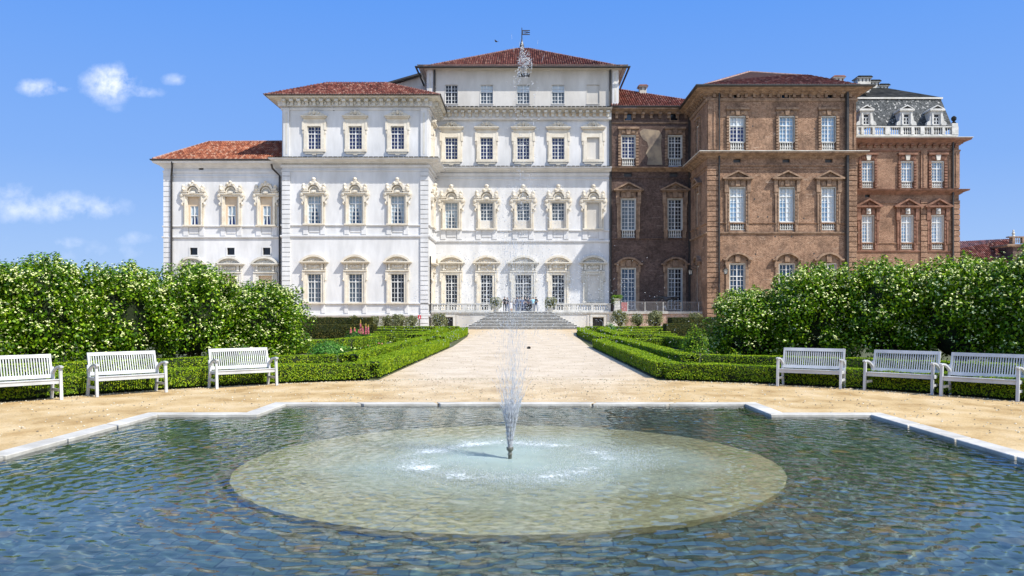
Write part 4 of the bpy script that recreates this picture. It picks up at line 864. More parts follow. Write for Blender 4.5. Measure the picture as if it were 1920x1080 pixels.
balustrade(806, 921, 'stone balustrade on the terrace at the left of the staircase', [(806, 811), (838, 843), (868, 875), (893, 899), (915, 921)])
balustrade(1041, 1145, 'stone balustrade on the terrace at the right of the staircase', [(1041, 1044), (1073, 1079), (1108, 1113), (1139, 1145)])

T = Thing('metal_railing', (X(1250, YP), YP + .05, TZ), 'thin grey metal railing with rose panel on the brick terrace wall', 'railing')
x0, x1 = X(1165, YP), xE0 + .2; y = YP + .05; m = MB(); m.box(x0, x1, y - .03, y + .03, TZ + 1.12, TZ + 1.17, rail_metal); m.box(x0, x1, y - .02, y + .02, TZ + .07, TZ + .10, rail_metal); T.part('rail', m)
for pxx in (1177, 1209.5, 1243.5, 1277, 1310, 1325): m = MB(); xx = X(pxx, YP); m.box(xx - .035, xx + .035, y - .05, y + .05, TZ, TZ + 1.15, white_stone); T.part('post', m)
m = MB(); n = 90
for i in range(n): xx = x0 + .85 + (x1 - x0 - .85) * i / n; m.box(xx - .011, xx + .011, y - .01, y + .01, TZ + .1, TZ + 1.12, rail_metal)
T.part('bars', m); m = MB(); m.box(x0, X(1176, YP), y - .05, y - .035, TZ + .02, TZ + 1.1, red_sheet); T.part('panel', m)
# ---------------------------------------------------------------- pool and ground
CY, WZ, HC = 9.63, -0.03, 10.15
A1, A2, B1, B2 = 4.34, 6.02, 5.66, 4.02        # half widths of the stepped pool: extension x, side x, extension y, side y
def cross(g): return [(AX + sx * x, CY + sy * y) for sx, sy, x, y in ((1, -1, A1 + g, B1 + g), (1, -1, A1 + g, B2 + g), (1, -1, A2 + g, B2 + g), (1, 1, A2 + g, B2 + g), (1, 1, A1 + g, B2 + g), (1, 1, A1 + g, B1 + g),
                                                                    (-1, 1, A1 + g, B1 + g), (-1, 1, A1 + g, B2 + g), (-1, 1, A2 + g, B2 + g), (-1, -1, A2 + g, B2 + g), (-1, -1, A1 + g, B2 + g), (-1, -1, A1 + g, B1 + g))]
hx = [(AX - A1 - .1, AX + A1 + .1, CY - B1 - .1, CY + B1 + .1), (AX - A2 - .1, AX + A2 + .1, CY - B2 - .1, CY + B2 + .1)]
soil, ntm, b = base_mat('ground'); v, g = coords(ntm)
c = ramp(ntm, noise_n(ntm, v, 3, 6), [(.35, (.05, .045, .02)), (.5, (.08, .085, .03)), (.7, (.10, .13, .035))]); sgx = ntm.nodes.new('ShaderNodeSeparateXYZ'); lk(ntm, v, sgx.inputs[0])
inside = math_n(ntm, 'MULTIPLY', math_n(ntm, 'GREATER_THAN', sgx.outputs[1], 9.0), math_n(ntm, 'LESS_THAN', math_n(ntm, 'ABSOLUTE', sgx.outputs[0]), 34.0))      # planted beds here; unseen gravel grounds beyond made pale to bounce light
c = mixc(ntm, inside, (.52, .45, .35), c); lk(ntm, c, b.inputs['Base Color']); b.inputs['Roughness'].default_value = 1
bump(ntm, b, noise_n(ntm, v, 14, 4), .6, .05)
m = MB(); holed(m, -700, 700, -80, 1500, -.012, hx, soil, axis='z'); structure('ground', m.mesh('ground'))
gravel, ntm, b = base_mat('gravel'); v, g = coords(ntm)
sx = ntm.nodes.new('ShaderNodeSeparateXYZ'); lk(ntm, v, sx.inputs[0])
far = math_n(ntm, 'MULTIPLY', math_n(ntm, 'SUBTRACT', sx.outputs[1], 17.5), 1 / 8, clamp=True)      # the path is spread with paler gravel than the round plaza
dx = math_n(ntm, 'MULTIPLY', math_n(ntm, 'SUBTRACT', math_n(ntm, 'ABSOLUTE', math_n(ntm, 'ADD', sx.outputs[0], .17)), 3.2), -1 / 3.0, clamp=False)
far = math_n(ntm, 'ADD', far, math_n(ntm, 'MULTIPLY', math_n(ntm, 'MAXIMUM', math_n(ntm, 'MINIMUM', dx, .35), -.5), 1.0), clamp=True)
big = noise_n(ntm, v, .55, 6, .6); mp = ntm.nodes.new('ShaderNodeMapping'); mp.inputs['Scale'].default_value = (1, .8, 1); lk(ntm, v, mp.inputs[0])
stre = noise_n(ntm, mp.outputs[0], 1.2, 5, .6)
gold = ramp(ntm, stre, [(.34, (.42, .27, .11)), (.5, (.58, .41, .20)), (.66, (.66, .50, .29))]); pale = ramp(ntm, stre, [(.35, (.57, .465, .335)), (.65, (.67, .56, .425))])
c = mixc(ntm, far, gold, pale); c = mixc(ntm, .8, c, ramp(ntm, big, [(.3, (.82, .80, .76)), (.6, (1, 1, 1))]), 'MULTIPLY')
vo = ntm.nodes.new('ShaderNodeTexVoronoi'); vo.inputs['Scale'].default_value = 22; lk(ntm, v, vo.inputs['Vector'])
c = mixc(ntm, .55, c, ramp(ntm, vo.outputs['Color'], [(.05, (.35, .33, .3)), (.16, (.9, .9, .9)), (.8, (1, 1, 1)), (.95, (1.15, 1.15, 1.15))]), 'MULTIPLY')
c = mixc(ntm, .5, c, ramp(ntm, noise_n(ntm, v, 38, 4, .7), [(.4, (.6, .6, .6)), (.6, (1.12, 1.12, 1.12))]), 'MULTIPLY')
lk(ntm, c, b.inputs['Base Color']); b.inputs['Roughness'].default_value = .95; b.inputs['Specular IOR Level'].default_value = .2; bump(ntm, b, noise_n(ntm, v, 45, 4), .5, .02)
RP = 11.36
def plaza():
    o = []; th = math.asin(3.62 / RP)
    for i in range(61):
        a = -math.pi / 2 - (math.pi * 1.0 - 0) + 0
        break
    n = 72; a0 = math.pi / 2 + th; a1 = 2.5 * math.pi - th
    for i in range(n + 1):
        a = a0 + (a1 - a0) * i / n; o.append((AX + (RP + (.12 * noise.noise(Vector((a * 9, 0, 0))))) * math.cos(a), HC + RP * math.sin(a)))
    o += [(AX + 3.62, 43), (AX + 4.2, 62), (AX + 5.0, 76), (AX + 9.5, 79.5), (AX + 60, 81), (AX + 60, 98.4), (AX - 60, 98.4), (AX - 60, 81), (AX - 9.5, 79.5), (AX - 5.0, 76), (AX - 4.2, 62), (AX - 3.62, 43)]
    return o
loops = [[Vector((x, y, 0)) for x, y in plaza()], [Vector((x, y, 0)) for x, y in cross(.1)]]
tris = tessellate_polygon(loops); flat = [p for l in loops for p in l]
me = bpy.data.meshes.new('gravel'); me.from_pydata([(p.x, p.y, 0) for p in flat], [], [tuple(t) for t in tris]); me.materials.append(gravel); me.update(); structure('gravel', me)
# kerb of cut stones
m = MB(); ci, co = cross(0), cross(.29)
for i in range(12):
    a, b2, c, d = Vector(ci[i]), Vector(ci[(i + 1) % 12]), Vector(co[(i + 1) % 12]), Vector(co[i]); n = max(1, round((b2 - a).length / 1.35))
    for k in range(n):
        t0, t1 = k / n + (.003 if k else 0), (k + 1) / n - (.003 if k < n - 1 else 0)
        P = [a.lerp(b2, t0), a.lerp(b2, t1), d.lerp(c, t1), d.lerp(c, t0)]; h = .015 + random.uniform(-.002, .002)
        vs = [(p.x, p.y, -.09) for p in P] + [(p.x, p.y, h) for p in P]; m.add(vs, [(4, 5, 6, 7), (0, 1, 5, 4), (1, 2, 6, 5), (2, 3, 7, 6), (3, 0, 4, 7)], kerb_m)
o = structure('kerb', m.mesh('kerb')); bv = o.modifiers.new('bevel', 'BEVEL'); bv.width = .008; bv.segments = 1
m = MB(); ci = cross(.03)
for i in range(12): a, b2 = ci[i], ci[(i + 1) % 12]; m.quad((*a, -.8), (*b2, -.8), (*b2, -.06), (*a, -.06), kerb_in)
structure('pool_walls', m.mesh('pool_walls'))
# loose stones on the gravel, thickest along the hedges and the kerb
n = 5200; a = RNG.uniform(-1.45, 1.45, n); r = np.where(RNG.uniform(0, 1, n) < .55, RP - abs(RNG.normal(0, .22, n)), RNG.uniform(6.6, RP, n)); px_ = AX + r * np.sin(a); py_ = HC + r * np.cos(a)
k = n // 3; px_[:k] = AX + RNG.uniform(-3.8, 3.8, k); py_[:k] = 16 + 26 * RNG.uniform(0, 1, k) ** 1.5
ok_ = ~(((abs(px_ - AX) < A1 + .35) & (abs(py_ - CY) < B1 + .35)) | ((abs(px_ - AX) < A2 + .35) & (abs(py_ - CY) < B2 + .35))); px_, py_ = px_[ok_], py_[ok_]; n = len(px_)
P = np.stack([px_, py_, np.full(n, .004)], 1); rad = RNG.uniform(.006, .020, n)[:, None]; th = RNG.uniform(0, 6.28, n)[:, None]; vs = []
for q in range(4): vs.append(P + np.concatenate([np.cos(th + q * 1.57) * rad, np.sin(th + q * 1.57) * rad * .8, 0 * rad], 1))
for q in range(4): vs.append(P + np.concatenate([np.cos(th + q * 1.57) * rad * .55, np.sin(th + q * 1.57) * rad * .5, rad * .8], 1))
V = np.stack(vs, 1).reshape(-1, 3); K = np.arange(n)[:, None] * 8
Q = np.concatenate([K + np.array([[4, 5, 6, 7]])] + [K + np.array([[q, (q + 1) % 4, 4 + (q + 1) % 4, 4 + q]]) for q in range(4)])
stone_m = leaf_mat('loose_stones', [(0, (.14, .11, .08)), (.5, (.40, .33, .24)), (1, (.66, .60, .50))], .8, 0)
tag(put('loose_stones', np_mesh('loose_stones', V, Q, [stone_m])), 'loose pebbles scattered over the gravel along the hedges and kerb', 'pebbles', kind='stuff')
# pool floor of slate setts
floor_m, ntm, b = base_mat('pool_floor'); v, g = coords(ntm)
nn = ntm.nodes.new('ShaderNodeTexNoise'); nn.inputs['Scale'].default_value = 1.3; nn.inputs['Detail'].default_value = 2; lk(ntm, v, nn.inputs['Vector'])
vm = ntm.nodes.new('ShaderNodeVectorMath'); vm.operation = 'MULTIPLY_ADD'; lk(ntm, nn.outputs['Color'], vm.inputs[0]); vm.inputs[1].default_value = (.10, .10, 0); lk(ntm, v, vm.inputs[2])
bt = ntm.nodes.new('ShaderNodeTexBrick'); lk(ntm, vm.outputs[0], bt.inputs['Vector']); bt.inputs['Scale'].default_value = 1; bt.inputs['Brick Width'].default_value = .22; bt.inputs['Row Height'].default_value = .17; bt.inputs['Mortar Size'].default_value = .008
bt.inputs['Color1'].default_value = (0, 0, 0, 1); bt.inputs['Color2'].default_value = (1, 1, 1, 1); bt.inputs['Mortar'].default_value = (.0, .0, .0, 1)
sl_c = ramp(ntm, bt.outputs['Color'], [(0, (.055, .09, .06)), (.3, (.07, .12, .09)), (.55, (.09, .15, .125)), (.8, (.14, .20, .185)), (.93, (.12, .14, .08)), (1, (.22, .16, .06))])
sl_c = mixc(ntm, math_n(ntm, 'MULTIPLY', bt.outputs['Fac'], .4), sl_c, (.02, .025, .022)); n6 = noise_n(ntm, v, .55, 3); sl_c = mixc(ntm, math_n(ntm, 'MULTIPLY_ADD', n6, 7, -4.5, clamp=True), sl_c, (.13, .14, .03))
n7 = noise_n(ntm, v, 1.9, 1); sl_c = mixc(ntm, math_n(ntm, 'MULTIPLY_ADD', n7, 14, -10.2, clamp=True), sl_c, (.30, .14, .02))
sl_c = mixc(ntm, .6, sl_c, ramp(ntm, noise_n(ntm, v, 9, 5, .7), [(.35, (.55, .55, .55)), (.65, (1.2, 1.2, 1.2))]), 'MULTIPLY')
lk(ntm, sl_c, b.inputs['Base Color']); b.inputs['Roughness'].default_value = .8
m = MB(); m.quad((AX - 7, CY - 6, -.42), (AX + 7, CY - 6, -.42), (AX + 7, CY + 6, -.42), (AX - 7, CY + 6, -.42), floor_m); floor_o = structure('pool_floor', m.mesh('pool_floor'))
disc_j = two_tone('basin_joint', (.16, .15, .10), (.26, .25, .17), 3, .9)
disc_m, ntm, b = base_mat('basin_pebbles'); v, g = coords(ntm)
c = ramp(ntm, noise_n(ntm, v, 1.4, 6), [(.3, (.36, .35, .18)), (.5, (.46, .45, .26)), (.7, (.54, .52, .34))]); c = mixc(ntm, .7, c, ramp(ntm, noise_n(ntm, v, 17, 4), [(.35, (.6, .58, .5)), (.6, (1.05, 1.05, 1))]), 'MULTIPLY')
c = mixc(ntm, math_n(ntm, 'MULTIPLY_ADD', noise_n(ntm, v, 9, 1), 14, -10.3, clamp=True), c, (.62, .42, .08))
lk(ntm, c, b.inputs['Base Color']); b.inputs['Roughness'].default_value = .8
m = MB(); m.lathe([(3.14, -.2), (3.14, 0)], (AX, CY, -.19), disc_m, 96)
for k in range(6): a = .22 + k * math.pi / 3; m.bar((AX + .5 * math.cos(a), CY + .5 * math.sin(a), -.189), (AX + 3.12 * math.cos(a), CY + 3.12 * math.sin(a), -.189), .009, .006, disc_j)
disc_o = structure('pool_basin', m.mesh('pool_basin'))
# water surface: a rippled sheet that refracts; the sun's light is focused by it onto the floor
water, ntm, b = base_mat('water'); ntm.nodes.remove(b)
gs = ntm.nodes.new('ShaderNodeBsdfGlass'); gs.inputs['IOR'].default_value = 1.42; gs.inputs['Roughness'].default_value = 0; gs.inputs[0].default_value = (.97, 1, .995, 1)
lk(ntm, gs.outputs[0], ntm.nodes['Material Output'].inputs[0])
def ripple(x, y):
    """water height from travelling wave trains, metres"""
    dx_, dy_ = x - AX, y - 9.64; r = np.sqrt(dx_ * dx_ + dy_ * dy_) + 1e-6; h = np.zeros_like(x); rs = np.random.default_rng(77)
    env = .55 + .45 * np.sin(x * 1.1 + 1.3 * np.sin(y * .9)) * np.cos(y * 1.3 + .8 * np.sin(x * .7 + 1))
    for k in range(34):                              # ripples running outwards, their directions spread about the radius
        lam = rs.uniform(.085, .27); a = rs.uniform(-1, 1) * 1.0; src = (AX + rs.normal(0, 1.6), 9.64 + rs.normal(0, 1.6)) if k % 5 in (0, 2, 3) else (AX + rs.uniform(-14, 14), rs.uniform(-4, 24))
        d = np.sqrt((x - src[0]) ** 2 + (y - src[1]) ** 2); amp = lam * .0066
        h += amp * np.sin(2 * np.pi * d / lam + rs.uniform(0, 6.28)) * (.35 + .65 * np.sin(x * rs.uniform(-1.6, 1.6) + y * rs.uniform(-1.6, 1.6) + rs.uniform(0, 6.28)) ** 2)
    return h * (.55 + .45 * env) * WAVE
WAVE = .58
st_ = .022; xs_ = np.arange(AX - A2 - .02, AX + A2 + .03, st_); ys_ = np.arange(CY - B1 - .02, CY + B1 + .03, st_)
GX, GY = np.meshgrid(xs_, ys_); H_ = ripple(GX, GY) + WZ; nx_, ny_ = len(xs_), len(ys_); I = np.arange(nx_ * ny_).reshape(ny_, nx_)
Q = np.stack([I[:-1, :-1], I[:-1, 1:], I[1:, 1:], I[1:, :-1]], -1); qx, qy = (GX[:-1, :-1] + st_ / 2 - AX), (GY[:-1, :-1] + st_ / 2 - CY)
keep = ((np.abs(qx) < A1 + .03) & (np.abs(qy) < B1 + .03)) | ((np.abs(qx) < A2 + .03) & (np.abs(qy) < B2 + .03)); Q = Q[keep]
used = np.unique(Q); remap = np.zeros(nx_ * ny_, int); remap[used] = np.arange(len(used)); Vw = np.stack([GX, GY, H_], -1).reshape(-1, 3)[used]
me = np_mesh('water', Vw, remap[Q], [water]); me.polygons.foreach_set('use_smooth', [True] * len(me.polygons)); wat = structure('water', me)
wat.cycles.is_caustics_caster = True; floor_o.cycles.is_caustics_receiver = True; disc_o.cycles.is_caustics_receiver = True; sun.data.cycles.is_caustics_light = True
# foam and aerated water where the spray falls back: a thin sheet of bubbles just under the surface
foam_m, ntm, b = base_mat('foam'); v, g = coords(ntm)
mp = ntm.nodes.new('ShaderNodeMapping'); mp.inputs['Location'].default_value = (-AX, -9.64, 0); lk(ntm, v, mp.inputs[0])
sv = ntm.nodes.new('ShaderNodeSeparateXYZ'); lk(ntm, mp.outputs[0], sv.inputs[0])
rr = math_n(ntm, 'SQRT', math_n(ntm, 'ADD', math_n(ntm, 'MULTIPLY', sv.outputs[0], sv.outputs[0]), math_n(ntm, 'MULTIPLY', sv.outputs[1], sv.outputs[1])))
nc = noise_n(ntm, v, .8, 2); nfo = noise_n(ntm, v, 30, 7, .85); nbig = noise_n(ntm, v, 1.7, 2)
milk = math_n(ntm, 'MULTIPLY', math_n(ntm, 'SUBTRACT', 2.5, math_n(ntm, 'ADD', rr, math_n(ntm, 'MULTIPLY', math_n(ntm, 'SUBTRACT', nc, .5), 2.2))), .36, clamp=True); milk = math_n(ntm, 'MULTIPLY', milk, .70)
band = math_n(ntm, 'SUBTRACT', 1.0, math_n(ntm, 'ABSOLUTE', math_n(ntm, 'DIVIDE', math_n(ntm, 'SUBTRACT', rr, 1.15), .62)), clamp=True)
foam = math_n(ntm, 'MULTIPLY', math_n(ntm, 'ADD', math_n(ntm, 'ADD', math_n(ntm, 'MULTIPLY', nfo, 3.6), math_n(ntm, 'MULTIPLY', nbig, 1.5)), math_n(ntm, 'MULTIPLY_ADD', band, .85, -3.24)), 2.4, clamp=True)
lk(ntm, mixc(ntm, foam, (.44, .55, .50), (.80, .84, .84)), b.inputs['Base Color']); b.inputs['Roughness'].default_value = .9
lk(ntm, math_n(ntm, 'MAXIMUM', milk, math_n(ntm, 'MULTIPLY', foam, .9)), b.inputs['Alpha'])
m = MB(); m.lathe([(2.95, 0), (2.95, .001)], (AX, 9.64, WZ + .012), foam_m, 48); m.f = m.f[-1:]; m.m = m.m[-1:]
tag(put('foam', m.mesh('foam')), 'white foam and cloudy aerated water round the nozzle where the spray falls', 'foam', kind='stuff')

# ---------------------------------------------------------------- fountain
FY = 9.64; T = Thing('fountain_nozzle', (AX, FY, -.22), 'small bronze fountain nozzle standing in the middle of the pool', 'fountain')
m = MB(); m.lathe([(.022, 0), (.022, .24), (.028, .245), (.028, .262), (.021, .27), (.021, .29), (.032, .295), (.032, .315), (.024, .32)], (AX, FY, -.22), bronze, 12); T.part('stem', m, True)
m = MB(); m.lathe([(.020, 0), (.030, .008), (.041, .015), (.043, .04), (.040, .045), (.03, .048)], (AX, FY, .075), bronze, 14); T.part('head', m, True)
spray, ntm, b = base_mat('spray'); b.inputs['Base Color'].default_value = (.92, .95, .98, 1); b.inputs['Roughness'].default_value = .12; b.inputs['Specular IOR Level'].default_value = .8
tp = ntm.nodes.new('ShaderNodeBsdfTransparent'); ms = ntm.nodes.new('ShaderNodeMixShader'); ms.inputs[0].default_value = .60; tl = ntm.nodes.new('ShaderNodeBsdfTranslucent'); tl.inputs[0].default_value = (.95, .97, 1, 1); mq = ntm.nodes.new('ShaderNodeMixShader'); mq.inputs[0].default_value = .5; lk(ntm, b.outputs[0], mq.inputs[1]); lk(ntm, tl.outputs[0], mq.inputs[2]); lk(ntm, tp.outputs[0], ms.inputs[1]); lk(ntm, mq.outputs[0], ms.inputs[2]); lk(ntm, ms.outputs[0], ntm.nodes['Material Output'].inputs[0])
mist, ntm, b = base_mat('fine_spray'); b.inputs['Base Color'].default_value = (.92, .95, .98, 1); b.inputs['Roughness'].default_value = .3
tp = ntm.nodes.new('ShaderNodeBsdfTransparent'); ms = ntm.nodes.new('ShaderNodeMixShader'); ms.inputs[0].default_value = .32; tl = ntm.nodes.new('ShaderNodeBsdfTranslucent'); tl.inputs[0].default_value = (.95, .97, 1, 1); mq = ntm.nodes.new('ShaderNodeMixShader'); mq.inputs[0].default_value = .5; lk(ntm, b.outputs[0], mq.inputs[1]); lk(ntm, tl.outputs[0], mq.inputs[2]); lk(ntm, tp.outputs[0], ms.inputs[1]); lk(ntm, mq.outputs[0], ms.inputs[2]); lk(ntm, ms.outputs[0], ntm.nodes['Material Output'].inputs[0])
def drops(P, D, ln, rad):
    n = len(P); D = unit(D); A = unit(np.cross(D, np.array([[.3, 1, .1]]) + 0 * D)); B = np.cross(D, A); ln = np.broadcast_to(ln, (n,))[:, None] / 2; rad = np.broadcast_to(rad, (n,))[:, None]
    V = np.stack([P - D * ln, P + A * rad, P + B * rad, P - A * rad, P - B * rad, P + D * ln], 1).reshape(-1, 3); k = np.arange(n)[:, None] * 6
    return V, np.concatenate([k + np.array([[0, 1, 5, 2]]), k + np.array([[0, 2, 5, 3]]), k + np.array([[0, 3, 5, 4]]), k + np.array([[0, 4, 5, 1]])])
def stream_set():
    Ps, Ds, Ls, Rs, MI = [], [], [], [], []; g = 9.81
    def addp(p, d, l, r, m): Ps.append(p); Ds.append(d); Ls.append(l); Rs.append(r); MI.append(m)
    for k in range(170):
        central = k < 14; top = RNG.uniform(3.2, 5.1) if central else RNG.choice([RNG.uniform(.45, .8), RNG.uniform(.6, 1.1), RNG.uniform(.9, 2.6)]); v0 = math.sqrt(2 * g * top)
        rmax = .9 if not central else .25; th = RNG.uniform(0, 2 * math.pi); rad_ = RNG.uniform(.2, 1) ** .6 * (.045 if central else .24) * (1.0)
        vx, vy = v0 * rad_ * math.cos(th) * .62, v0 * rad_ * math.sin(th) * .62; ox, oy = .022 * math.cos(th), .022 * math.sin(th)
        T_up = v0 / g; t = 0
        while t < T_up * (1.0 if top < 1.5 else .96):
            z = v0 * t - .5 * g * t * t; sp = v0 - g * t
            x = AX + ox + vx * t + .03 * z / 1.0; y = FY + oy + vy * t
            gap = 1.0 if z < .45 else (max(.10, 1 - (z - .5) / 1.1) if central else max(.06, .55 - (z - .45) / 1.2))
            if RNG.random() < gap * (.55 if z < .22 else 1): addp((x + RNG.normal(0, .003 + .004 * z), y + RNG.normal(0, .003 + .004 * z), .122 + z), (vx, vy, max(sp, .8)), RNG.uniform(.05, .11), RNG.uniform(.0022, .0040), 0 if z < .55 else 1)
            t += .055 / max(sp, 2.5)
    # faint thin column above the cone
    for k in range(1500):
        z = RNG.uniform(.5, 2.6); r = .05 + .03 * z; addp((AX + .03 * z + RNG.normal(0, r), FY + RNG.normal(0, r), z), (0, 0, 1), RNG.uniform(.05, .16), .0013, 1)
    # bursting top
    def cloud(px, py, sx_, sz_, n, r0, r1, elong=1.6):
        for k in range(n):
            x = X(px, FY) + RNG.normal(0, sx_); z = Z(py, FY) + RNG.normal(0, sz_); addp((x, FY + RNG.normal(0, sx_), z), RNG.normal(0, 1, 3), RNG.uniform(r0, r1) * elong * 2.4, RNG.uniform(r0, r1) * 1.35, 0)
    for (px, py, sx_, sz_, n) in ((978, 92, .012, .05, 50), (981, 104, .022, .05, 80), (984, 118, .03, .05, 100), (986, 130, .012, .05, 60), (975, 118, .02, .05, 40), (992, 115, .015, .06, 45), (977, 131, .02, .03, 26), (972, 140, .03, .03, 30), (968, 150, .02, .05, 14), (996, 118, .01, .04, 20), (985, 139, .02, .02, 20)):
        cloud(px, py, sx_, sz_, n, .002, .0065)
    for k in range(230): cloud(RNG.choice([966, 970, 985, 1000]) + RNG.normal(0, 7), RNG.uniform(150, 345), .01, .01, 1, .0018, .0055)
    for k in range(700): cloud(985 + RNG.normal(0, 42), 345 + abs(RNG.normal(0, 34)), .005, .005, 1, .0015, .004)
    for k in range(4200):
        py = RNG.triangular(360, 590, 650); sx_ = 20 + (py - 330) * .34; cloud(975 + RNG.normal(0, sx_), py, .02, .02, 1, .0020, .0048)
    for k in range(500): a = RNG.uniform(0, 2 * math.pi); r = abs(RNG.normal(1.15, .5)); z = RNG.uniform(0, 1.6); addp((AX + .1 + r * math.cos(a), FY + r * math.sin(a), WZ + z), (RNG.normal(0, .1), 0, 1), RNG.uniform(.006, .02), RNG.uniform(.0015, .003), 0)
    for k in range(15000):                          # splashes where the water lands
        a = RNG.uniform(0, 2 * math.pi); r = abs(RNG.normal(1.2, .30)); cl = noise.noise(Vector((math.cos(a) * r * 1.4, math.sin(a) * r * 1.4, 3)))
        if cl < -.12 + RNG.uniform(-.12, .12): continue
        addp((AX + .08 + r * math.cos(a), FY - .05 + r * math.sin(a), WZ + RNG.exponential(.025)), (RNG.normal(0, .4), RNG.normal(0, .4), 1), RNG.uniform(.004, .018), RNG.uniform(.0018, .0042), 0)
    V, Q = drops(np.array(Ps), np.array(Ds, float), np.array(Ls), np.array(Rs)); return V, Q, np.tile(np.array(MI), 4)
V, Q, MI = stream_set()
tag(put('fountain_spray', np_mesh('fountain_spray', V, Q, [spray, mist], MI)), 'white jet and falling drops of water thrown up by the nozzle in the pool', 'water jet', kind='stuff')

# ---------------------------------------------------------------- benches
BL, BD, SH = 1.48, .50, .41
def bench(loc, rz, label):
    T = Thing('garden_bench', (0, 0, 0), label, 'bench', 'white slatted benches round the pool', 0); h = BL / 2
    for q in (-1, 1):
        m = MB(); m.bar((q * (h - .03), -BD / 2, 0), (q * (h - .03), -BD / 2 + .05, .63), .055, .05, bench_m, (0, 1, 0)); T.part('leg', m)
        m = MB(); m.bar((q * (h - .03), BD / 2 + .02, 0), (q * (h - .03), BD / 2 - .05, .40), .05, .055, bench_m, (0, 1, 0)); m.bar((q * (h - .03), BD / 2 - .055, .38), (q * (h - .03), BD / 2 + .0, .64), .05, .05, bench_m, (0, 1, 0)); T.part('leg', m)
        m = MB(); pts = [(-BD / 2 - .03, .655), (-BD / 2 + .06, .668), (-BD / 2 + .18, .655), (-BD / 2 + .30, .615), (BD / 2 - .07, .54), (BD / 2 - .03, .47)]
        for i in range(5): m.bar((q * (h - .03), pts[i][0], pts[i][1]), (q * (h - .03), pts[i + 1][0] + .01, pts[i + 1][1] - .003), .06, .035, bench_m)
        T.part('armrest', m)
        m = MB(); m.bar((q * (h - .03), -BD / 2 + .04, .19), (q * (h - .03), BD / 2 - .01, .19), .035, .05, bench_m); m.bar((q * (h - .045), -BD / 2 + .05, .36), (q * (h - .045), BD / 2 - .05, .36), .035, .06, bench_m); T.part('stretcher', m)
    m = MB(); m.box(-h + .06, h - .06, -BD / 2 + .035, -BD / 2 + .07, .325, .395, bench_m); m.box(-h + .02, h - .02, BD / 2 - .08, BD / 2 - .05, .33, .39, bench_m)
    for i in range(6): y = -BD / 2 + .02 + i * .076; m.box(-h + .045, h - .045, y, y + .058, .397 - i * .004, .417 - i * .004, bench_m)
    T.part('seat', m)
    m = MB(); by = lambda z: BD / 2 - .06 + (z - .43) * .30; th = .03
    m.bar((-h + .035, by(.455), .455), (h - .035, by(.455), .455), .028, .075, bench_m, (0, .29, 1)); m.bar((-h + .035, by(.86), .86), (h - .035, by(.86), .86), .03, .075, bench_m, (0, .29, 1))
    for q in (-1, 1): m.bar((q * (h - .055), by(.42), .42), (q * (h - .055), by(.895), .895), .045, .034, bench_m, (0, 1, 0))
    n = 27
    for i in range(n): x = -h + .08 + (BL - .16) * (i + .5) / n; m.bar((x, by(.48), .48), (x, by(.83), .83), .020, .012, bench_m, (0, 1, 0))
    T.part('backrest', m); T.o.location = loc; T.o.rotation_euler = (0, 0, rz); return T.o
def bplace(fl, fr):
    fl, fr = Vector(fl), Vector(fr); a = math.atan2(fr.y - fl.y, fr.x - fl.x); c = (fl + fr) / 2; return (c.x - math.sin(a) * BD / 2, c.y + math.cos(a) * BD / 2, 0.002), a
spots = [((-7.03, 18.4), (-5.90, 19.36), 'white slatted bench standing alone in front of the hedge, nearest the path on the left'),
         ((-8.80, 16.58), (-7.80, 17.68), 'white slatted bench in full sun, middle one of the three on the left'),
         ((-10.16, 14.98), (-9.19, 16.1), 'white slatted bench cut off by the left edge of the photo'),
         ((5.98, 19.2), (7.24, 18.4), 'shaded white slatted bench nearest the path on the right'),
         ((7.59, 18.14), (8.67, 17.08), 'shaded white slatted bench with sun flecks, middle one on the right'),
         ((8.66, 16.84), (9.64, 15.75), 'shaded white slatted bench beside the right edge of the photo')]
b0 = None
for fl, fr, lab in spots:
    loc, a = bplace(fl, fr)
    if b0 is None: b0 = bench(loc, a, lab)
    else: copy_tree(b0, loc, a, lab)

